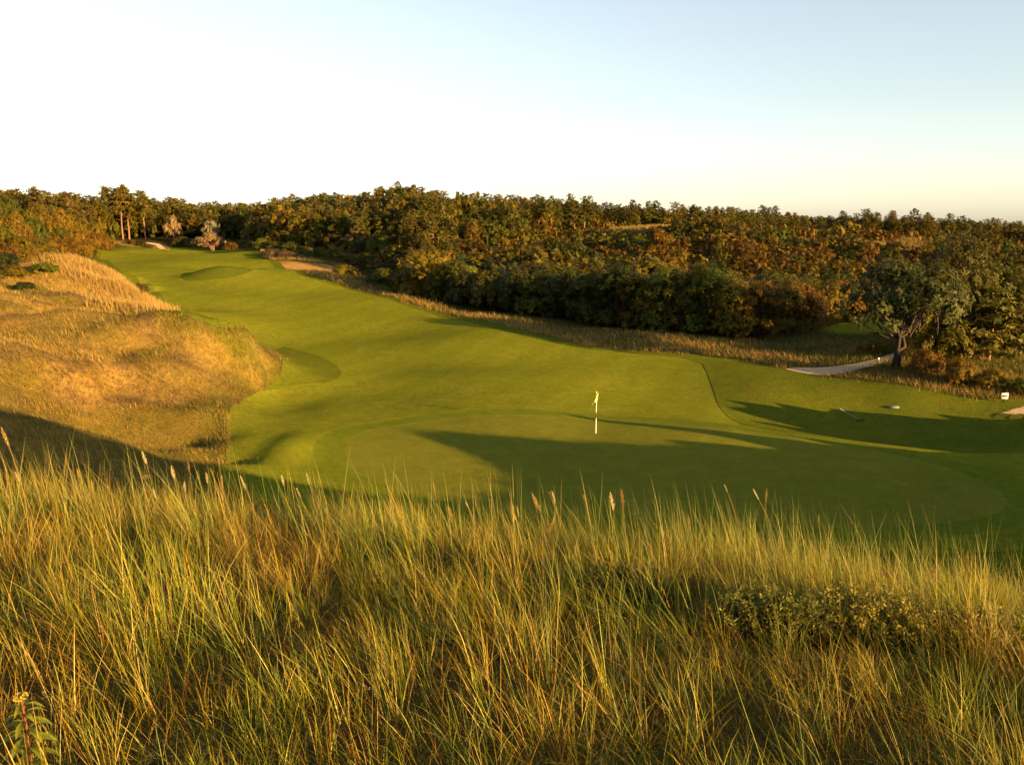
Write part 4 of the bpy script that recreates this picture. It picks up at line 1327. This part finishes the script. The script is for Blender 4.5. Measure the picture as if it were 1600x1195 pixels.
part('grip', [tube([(0, 0, 0.08), q2 * .11 + (0, 0, .07), q2 * .22 + (0, 0, .06)], [0.03, 0.03, 0.026], 8)], M_WHITE, t, True)
part('handle', [tube([q2 * .22 + (0, 0, .06), q2 * .6 + (0, 0, .04), q2 + (0, 0, .04)], [0.017] * 3, 8)], M_WOOD, t, True)
sd = np.cross(q2, (0, 0, 1)); sd /= np.linalg.norm(sd)
part('head', [tube([q2 - sd * .3 + (0, 0, .05), q2 + (0, 0, .05), q2 + sd * .3 + (0, 0, .05)], [0.025] * 3, 6)] +
     [tube([q2 + sd * k + (0, 0, .05), q2 + sd * k + (0, 0, -.01), q2 + sd * k + (0, 0, -.05)], [0.011, 0.009, 0.006], 5) for k in np.linspace(-.28, .28, 12)], M_BLACK, t)
p = hit(1397, 639)
sp = [((a := 2 * math.pi * k / 12), 0.36 * math.cos(a) * (1 + .12 * math.sin(3 * a)), 0.22 * math.sin(a)) for k in range(12)]
sv = [(x, y, 0) for _, x, y in sp] + [(x * .82, y * .8, 0.09) for _, x, y in sp] + [(x * .4, y * .4, 0.115) for _, x, y in sp]
sf = [(r * 12 + k, r * 12 + (k + 1) % 12, (r + 1) * 12 + (k + 1) % 12, (r + 1) * 12 + k) for r in range(2) for k in range(12)]
sme = make_mesh('stone_marker', np.array(sv + [(0, 0, .118)]), [np.array(sf), np.array([(24 + k, 24 + (k + 1) % 12, 36) for k in range(12)])], M_STONE, smooth_shade=True)
link('stone_marker', sme, label='flat grey stone lying in the mown grass below the bushes', cat='stone', loc=(p[0], p[1], gz(*p)[0] + 0.06))
p = hit(1345, 508)
t = link('tee_bin', None, label='small dark bin on the bright turf behind the open-crowned tree', cat='bin', loc=(p[0], p[1], gz(*p)[0]))
part('body', [up(0.26, 0.12, 0.92, sides=14), up(0.05, -0.1, 0.14)], M_BLACK, t, True)
part('lid', [tube([(0, 0, .92), (0, 0, 1.0), (0, 0, 1.05)], [0.29, 0.22, 0.02], 14)], M_BLACK, t, True)


# ---------------------------------------------------------------- plants that stand out in the near grass
gP = np.random.RandomState(55)


def near_point(u, v, Y):
    """world point on the line of sight at distance Y, and the ground below it"""
    q = p_dist(u, v, Y)
    return q[0], Y, q[2] + ZC


def colmesh(name, shapes, color, var=0.12):
    V, f = join(shapes)
    c = np.array(color) * np.repeat(1 + gP.normal(0, var, (len(V) // 4 + 1, 1)), 4, axis=0)[:len(V)]
    return make_mesh(name, V, [f], M_GRASS, np.clip(c, 0.003, 0.9))


def stem_path(x0, y0, z0, x1, y1, z1, bow=0.06, n=7):
    t = np.linspace(0, 1, n)[:, None]
    P = np.array([[x0, y0, z0]]) * (1 - t) + np.array([[x1, y1, z1]]) * t
    L = z1 - z0
    P[:, 0] += bow * L * np.sin(t[:, 0] * math.pi)
    return P


def ear(P0, d, L, r, n, g, fluffy=0.0):
    """seed head: overlapping husks set round an axis"""
    d = d / np.linalg.norm(d)
    pts, nor = [], []
    shapes = []
    for i in range(n):
        s = i / n
        a = i * 2.4
        ref = np.array([math.cos(a), math.sin(a), 0.0])
        rr = r * (math.sin(math.pi * min(1, 0.12 + s * 0.88)) ** 0.6)
        if fluffy:
            rr *= 1 + fluffy * g.uniform(0, 1.4)
        c = P0 + d * L * s + ref * rr * 0.6
        tip = c + d * L * g.uniform(.07, .13) + ref * rr * 0.9
        side = np.cross(d, ref) * rr * 0.55
        V = np.array([c - d * 0.3 * r, c + side, tip, c - side])
        shapes.append((V, np.array([[0, 1, 2, 3]])))
        V2 = np.array([c - d * 0.3 * r, c + ref * rr * .45, tip, c - ref * rr * .3])
        shapes.append((V2, np.array([[0, 1, 2, 3]])))
    return shapes


def seed_stalk(u, v, Y, L, r, kind, label, group=None, lean=None, color=None):
    """stalk whose head's tip shows at (u, v); L, r: length and radius of the head"""
    g = gP
    x1, y1, z1 = near_point(u, v, Y)
    gz1 = gz(x1, y1)[0]
    H = max(z1 - gz1, 0.25)
    ln = g.uniform(-0.06, 0.30) if lean is None else lean
    x0, y0 = x1 + ln * H, y1 + g.uniform(-.08, .08) * H
    z0 = gz(x0, y0)[0] - 0.02
    P = stem_path(x0, y0, z0, x1, y1, z1, g.uniform(0.0, 0.08))
    o = np.array([x0, y0, z0])
    P = P - o
    d = P[-1] - P[-2]; d /= np.linalg.norm(d)
    root = link('grass_seed_head', None, label=label, cat='seed head', group=group, loc=tuple(o))
    cream = (0.42, 0.31, 0.14) if color is None else color
    hs = P[-1] - d * L
    Ps = np.vstack([P[:-1][P[:-1][:, 2] < hs[2]], hs])
    link('stem', colmesh('stem', [tube(Ps, np.linspace(0.0028, 0.0017, len(Ps)), 5)], (0.24, 0.18, 0.05), .05), root)
    if kind == 'spike':
        sh = ear(hs, d, L, r * 1.5, int(L / 0.0042), g)
    elif kind == 'plume':
        sh = ear(hs, d, L * .96, r * 0.45, int(L / 0.004), g, 0.8)
        for k in range(6):
            s = 0.08 + 0.13 * k
            a = k * 2.4
            dd = d * 0.8 + np.array([math.cos(a), math.sin(a), 0]) * 0.45
            sh += ear(hs + d * L * s, dd, L * 0.30 * (1 - s * .6), r * 0.32, 12, g, 0.5)
    else:                                            # open branching panicle of separate tufts
        sh = [tube([hs, hs + d * L * .5, hs + d * L], [0.0016, 0.0014, 0.001], 4)]
        for k in range(9):
            s = 0.05 + 0.1 * k
            a = k * 2.4
            dd = d * 0.7 + np.array([math.cos(a), math.sin(a), 0]) * 0.8
            b0 = hs + d * L * s; b1 = b0 + dd / np.linalg.norm(dd) * L * 0.22 * (1.15 - s)
            sh += [tube([b0, (b0 + b1) / 2, b1], [0.0012, 0.001, 0.0008], 4)] + ear(b1, dd, L * 0.16, r * 0.55, 14, g, 0.4)
    link('head', colmesh('head', sh, cream, 0.22), root)
    return root


TAN, BROWN, PALE_C = (0.40, 0.27, 0.085), (0.29, 0.185, 0.065), (0.62, 0.50, 0.26)
for a in (  # u, v, distance, head length, radius, kind, label, lean, colour
        (2, 668, 5.2, 0.12, 0.006, 'spike', 'tallest thin seed spike at the far left of the grass crest', .1, TAN),
        (222, 705, 7.0, 0.11, 0.007, 'spike', 'pale narrow seed spike with a brown tuft just below it', .05, PALE_C),
        (322, 738, 7.4, 0.10, 0.006, 'spike', 'straight cream seed spike standing alone against the shaded rough', .02, PALE_C),
        (268, 728, 7.2, 0.12, 0.007, 'spike', 'cream seed spike rising left of the flattened tan clump', .1, PALE_C),
        (288, 752, 7.2, 0.09, 0.006, 'spike', 'short cream seed spike right beside a taller one left of the tan clump', -.15, PALE_C),
        (440, 742, 7.6, 0.10, 0.006, 'spike', 'cream seed spike against the dark green hollow, left of the green', .12, PALE_C),
        (463, 762, 7.6, 0.09, 0.005, 'spike', 'slender seed spike leaning left, next to the spike before the dark hollow', .25, PALE_C),
        (120, 730, 7.0, 0.10, 0.008, 'plume', 'golden plume on the crest in the left part of the grass', .12, TAN),
        (700, 790, 7.6, 0.13, 0.022, 'plume', 'drooping tan plume on the crest below the putting green', .12, TAN),
        (833, 773, 7.2, 0.16, 0.018, 'plume', 'golden brown plume leaning left, below the flag', .28, TAN),
        (858, 768, 7.4, 0.10, 0.012, 'plume', 'smaller plume just right of the golden brown plume below the flag', .3, TAN),
        (912, 772, 7.2, 0.06, 0.022, 'plume', 'short round brown seed tuft below the flag', .15, BROWN),
        (953, 768, 7.0, 0.16, 0.016, 'plume', 'pale upright plume, left of a pair right of the flag', .0, PALE_C),
        (970, 762, 7.1, 0.17, 0.018, 'plume', 'brown upright plume, right of a pair right of the flag', .1, BROWN),
        (858, 818, 6.8, 0.10, 0.022, 'open', 'brown drooping open seed head among the grass below the flag', .3, BROWN),
        (815, 968, 4.6, 0.16, 0.024, 'open', 'rosy brown branching seed head in the middle of the near grass', -.22, (0.36, 0.19, 0.10)),
        (1453, 886, 6.0, 0.17, 0.022, 'open', 'upright brown branching seed head above the low bush', .0, BROWN),
        (350, 982, 4.6, 0.055, 0.008, 'spike', 'short white seed spike, left of three in the near grass', .05, PALE_C),
        (386, 962, 4.7, 0.06, 0.008, 'spike', 'short white seed spike, middle of three in the near grass', .08, PALE_C),
        (417, 962, 4.7, 0.06, 0.008, 'spike', 'short white seed spike, right of three in the near grass', -.05, PALE_C),
        (374, 915, 5.2, 0.12, 0.006, 'spike', 'long white seed spike standing above three short ones', .0, PALE_C),
        (262, 905, 5.2, 0.14, 0.004, 'spike', 'thin bleached spike in the golden grass left of the long white spike', .06, PALE_C),
        (500, 1008, 4.3, 0.06, 0.008, 'spike', 'white seed spike leaning over dark green grass', .3, PALE_C),
        (556, 1064, 3.6, 0.10, 0.006, 'spike', 'bleached broken spike low in the grass, tilted steeply', .4, PALE_C),
        (68, 1078, 3.4, 0.06, 0.007, 'spike', 'cream seed spike just right of the leafy plant', .02, PALE_C),
        (293, 1115, 3.3, 0.07, 0.006, 'spike', 'pinkish seed spike low in the grass, right of the leafy plant', .15, TAN),
        (1034, 1100, 3.5, 0.07, 0.007, 'spike', 'white seed spike low in the right grass, left of the pale umbel', .1, PALE_C),
        (880, 888, 5.8, 0.11, 0.005, 'spike', 'bleached spike in the grass under the brown seed tuft', .1, PALE_C),
        (1205, 990, 4.6, 0.06, 0.006, 'spike', 'white seed spike before the dark foot of the low bush', .0, PALE_C),
        (1358, 918, 5.4, 0.06, 0.009, 'spike', 'cream seed spike rising from the top of the low bush', .1, PALE_C),
        (1218, 1024, 4.4, 0.07, 0.005, 'spike', 'slim white spike just below the low bush', .1, PALE_C),
        (110, 938, 4.8, 0.05, 0.007, 'spike', 'small slanting pale seed spike in golden grass', .5, PALE_C)):
    seed_stalk(a[0], a[1], a[2], a[3], a[4], a[5], a[6], 'seed heads standing out of the dune grass', a[7], a[8])


gS = np.random.RandomState(91)
for k in range(34):                                  # many thin spikes alike along the crest and down the slope
    u = gS.uniform(10, 1590)
    Yk = gS.uniform(5.8, 7.8) if k < 24 else gS.uniform(4.2, 5.6)
    vc = np.interp(u, [0, 450, 700, 950, 1250, 1600], [715, 745, 775, 780, 775, 845]) if k < 24 else gS.uniform(880, 1010)
    seed_stalk(u, vc + gS.uniform(-25, 35), Yk, gS.uniform(.07, .12), gS.uniform(.0035, .005), 'spike', 'thin pale seed spike, one of many alike scattered through the dune grass', 'thin seed spikes scattered through the grass', gS.uniform(-.1, .35), PALE_C if gS.uniform() < .6 else TAN)


def umbel(u, v, Y, R_, color, label, cat='flower', dome=0.25, rays=16):
    g = gP
    x1, y1, z1 = near_point(u, v, Y)
    H = max(z1 - gz(x1, y1)[0], 0.2)
    x0, y0 = x1 + g.uniform(-.05, .2) * H, y1
    z0 = gz(x0, y0)[0] - .02
    o = np.array([x0, y0, z0])
    P = stem_path(x0, y0, z0, x1, y1, z1 - R_ * 0.9, .03) - o
    root = link('umbel_flower', None, label=label, cat=cat, loc=tuple(o))
    top = P[-1]
    st = [tube(P, np.linspace(0.003, 0.002, len(P)), 5)]
    fl = []
    for k in range(rays):
        a = k * 2.4; rr = R_ * math.sqrt((k + .5) / rays)
        e = top + np.array([rr * math.cos(a), rr * math.sin(a), R_ * (0.9 - dome * (rr / R_) ** 2)])
        st.append(tube([top, (top + e) / 2 + np.array([0, 0, -R_ * .08]), e], [0.0011, 0.001, 0.0008], 4))
        q = e + unit(g, 9) * R_ * 0.16 * np.array([1, 1, .35])
        V, f = leaf_quads(q, np.tile([0, 0, 1.0], (9, 1)), R_ * 0.10, g, 1.2, 0.5)
        fl.append((V, f))
    link('stem', colmesh('stem', st, (0.15, 0.13, 0.035), .08), root)
    link('flower_head', colmesh('flower_head', fl, color, 0.12), root)


umbel(1176, 1134, 3.5, 0.042, (0.62, 0.52, 0.42), 'pale flat-topped umbel flower in the near grass')
umbel(522, 830, 6.6, 0.075, (0.34, 0.20, 0.10), 'large dried brown umbel at the crest left of the putting green', 'dried flower', 0.6)
umbel(226, 742, 6.8, 0.045, (0.36, 0.20, 0.07), 'small dried orange umbel under the cream spike on the crest', 'dried flower', 0.5)
umbel(930, 952, 4.9, 0.022, (0.42, 0.27, 0.12), 'tiny tan umbel in the grass below the flag', 'dried flower')
umbel(1156, 994, 4.5, 0.026, (0.44, 0.20, 0.11), 'rounded rosy umbel at the left foot of the low bush', 'dried flower', 0.7)
umbel(1267, 920, 5.4, 0.036, (0.36, 0.24, 0.13), 'brownish flat umbel above the low bush', 'dried flower')
umbel(1384, 895, 6.2, 0.022, (0.36, 0.19, 0.12), 'small dark umbel on a tall stem right of the low bush crest', 'dried flower', 0.6)
umbel(1108, 1122, 3.5, 0.020, (0.60, 0.52, 0.36), 'tiny cream flower left of the pale umbel')
umbel(534, 980, 4.6, 0.016, (0.62, 0.56, 0.42), 'tiny round white flower in green grass', 'flower', 0.8)
umbel(602, 934, 5.0, 0.018, (0.60, 0.54, 0.40), 'small round white flower up the slope from the tiny one', 'flower', 0.8)
umbel(935, 1190, 3.0, 0.030, (0.50, 0.36, 0.14), 'tan flower head cut by the lower edge of the view', 'dried flower')
umbel(236, 1180, 2.9, 0.034, (0.48, 0.30, 0.10), 'orange tan flower head low in the grass near the leafy plant', 'dried flower')


def leafy_plant():
    """tall hemp-agrimony-like plant with whorls of pointed leaves"""
    g = gP
    x1, y1, z1 = near_point(32, 1088, 2.75)
    x0, y0 = x1 + .01, y1
    z0 = gz(x0, y0)[0] - .03
    o = np.array([x0, y0, z0])
    P = stem_path(x0, y0, z0, x1, y1, z1, .02, 9) - o
    root = link('leafy_plant', None, label='leafy green plant with a reddish stem and yellow top in the corner', cat='plant', loc=tuple(o))
    link('stem', colmesh('stem', [tube(P, np.linspace(0.007, 0.003, 9), 7)], (0.22, 0.07, 0.03), .06), root)
    sh = []
    H = z1 - z0
    for w in range(9):
        s = 0.22 + 0.085 * w
        c = np.array([np.interp(s, np.linspace(0, 1, 9), P[:, k]) for k in range(3)])
        for k in range(4):
            a = w * 0.8 + k * math.pi / 2 + g.uniform(-.2, .2)
            L = 0.125 * (1.15 - 0.75 * s) * g.uniform(.85, 1.15)
            dr = np.array([math.cos(a), math.sin(a), 0]); sdv = np.array([-math.sin(a), math.cos(a), 0])
            m = 6
            V, f = [], []
            for i in range(m + 1):
                q = i / m
                mid = c + dr * L * q + np.array([0, 0, L * (0.42 * q - 0.62 * q * q)])
                ww = L * 0.15 * math.sin(math.pi * min(1, q * 0.93 + 0.05)) ** 0.8
                V += [mid - sdv * ww + (0, 0, ww * .4), mid, mid + sdv * ww + (0, 0, ww * .4)]
            for i in range(m):
                b = i * 3
                f += [(b, b + 1, b + 4, b + 3), (b + 1, b + 2, b + 5, b + 4)]
            sh.append((np.array(V), np.array(f)))
    link('leaves', colmesh('leaves', sh, (0.170, 0.185, 0.020), .10), root)
    q = P[-1] + unit(g, 90) * 0.022 * np.array([1, 1, .55])
    V, f = leaf_quads(q, np.tile([0, 0, 1.0], (90, 1)), 0.006, g, 1.0, .6)
    link('flower_head', colmesh('flower_head', [(V, f)], (0.48, 0.36, 0.05), .1), root)


leafy_plant()


def low_bush(u, v, Y, wid, hgt, n, label, color):
    """low creeping bush: many upright leafy shoots"""
    g = gP
    x1, y1, _z = near_point(u, v, Y)
    z0 = gz(x1, y1)[0]
    root = link('low_bush', None, label=label, cat='bush', group='low bushes in the dune grass', loc=(x1, y1, z0))
    wood, P, N, tint = [], [], [], []
    for i in range(n):
        a = g.uniform(0, 6.283); r = math.sqrt(g.uniform(0, 1)) * wid
        bx, by = r * math.cos(a), r * math.sin(a) * 0.65
        bz = gz(x1 + bx, y1 + by)[0] - z0
        H = hgt * g.uniform(.55, 1.1) * (1 - 0.45 * (r / wid) ** 2)
        tx, ty = bx + g.normal(-.03, .05), by + g.normal(0, .05)
        wood.append(tube([(bx * .8, by * .8, bz - .03), ((bx + tx) / 2, (by + ty) / 2, bz + H * .5), (tx, ty, bz + H)], [0.004, 0.003, 0.0012], 5))
        m = int(26 * H / hgt) + 6
        s = np.sqrt(g.uniform(0.08, 1, m))
        aa = np.arange(m) * 2.4
        P.append(np.stack([bx * (1 - s) + tx * s, by * (1 - s) + ty * s, bz + H * s], 1)); tint.append(np.full(m, np.clip(1 + g.normal(0, .25), .5, 1.7)))
        N.append(np.stack([np.cos(aa), np.sin(aa), np.full(m, .75)], 1))
    P, N, tint = np.vstack(P), np.vstack(N), np.concatenate(tint)
    N /= np.linalg.norm(N, axis=1)[:, None]
    # narrow leaves pointing up and out along N
    L = g.uniform(.018, .034, len(P)); w = L * .16
    sdv = np.cross(N, unit(g, len(P))); sdv /= np.linalg.norm(sdv, axis=1)[:, None]
    V = np.stack([P, P + N * (L * .5)[:, None] + sdv * w[:, None], P + N * L[:, None], P + N * (L * .5)[:, None] - sdv * w[:, None]], 1).reshape(-1, 3)
    f = np.arange(len(V)).reshape(-1, 4)
    c = np.repeat(np.array(color) * (tint * g.uniform(.75, 1.25, len(P)))[:, None], 4, axis=0)
    link('leaves', make_mesh('leaves', V, [f], M_GRASS, c), root)
    V, f = join(wood)
    link('twigs', make_mesh('twigs', V, [f], M_BARK), root)


low_bush(1215, 985, 4.65, 0.36, 0.30, 260, 'low dark-leaved bush with small upright shoots in the dune grass', (0.135, 0.140, 0.020))
low_bush(1370, 980, 4.75, 0.46, 0.32, 330, 'wide low bush with golden shoot tips, middle one of the dune bushes', (0.215, 0.185, 0.026))
low_bush(1530, 1005, 4.7, 0.36, 0.28, 220, 'low greyish bush thinning into the grass, third of the dune bushes', (0.19, 0.165, 0.035))
low_bush(985, 925, 5.3, 0.30, 0.28, 170, 'small dark bush half hidden in grass below the flag', (0.085, 0.090, 0.016))
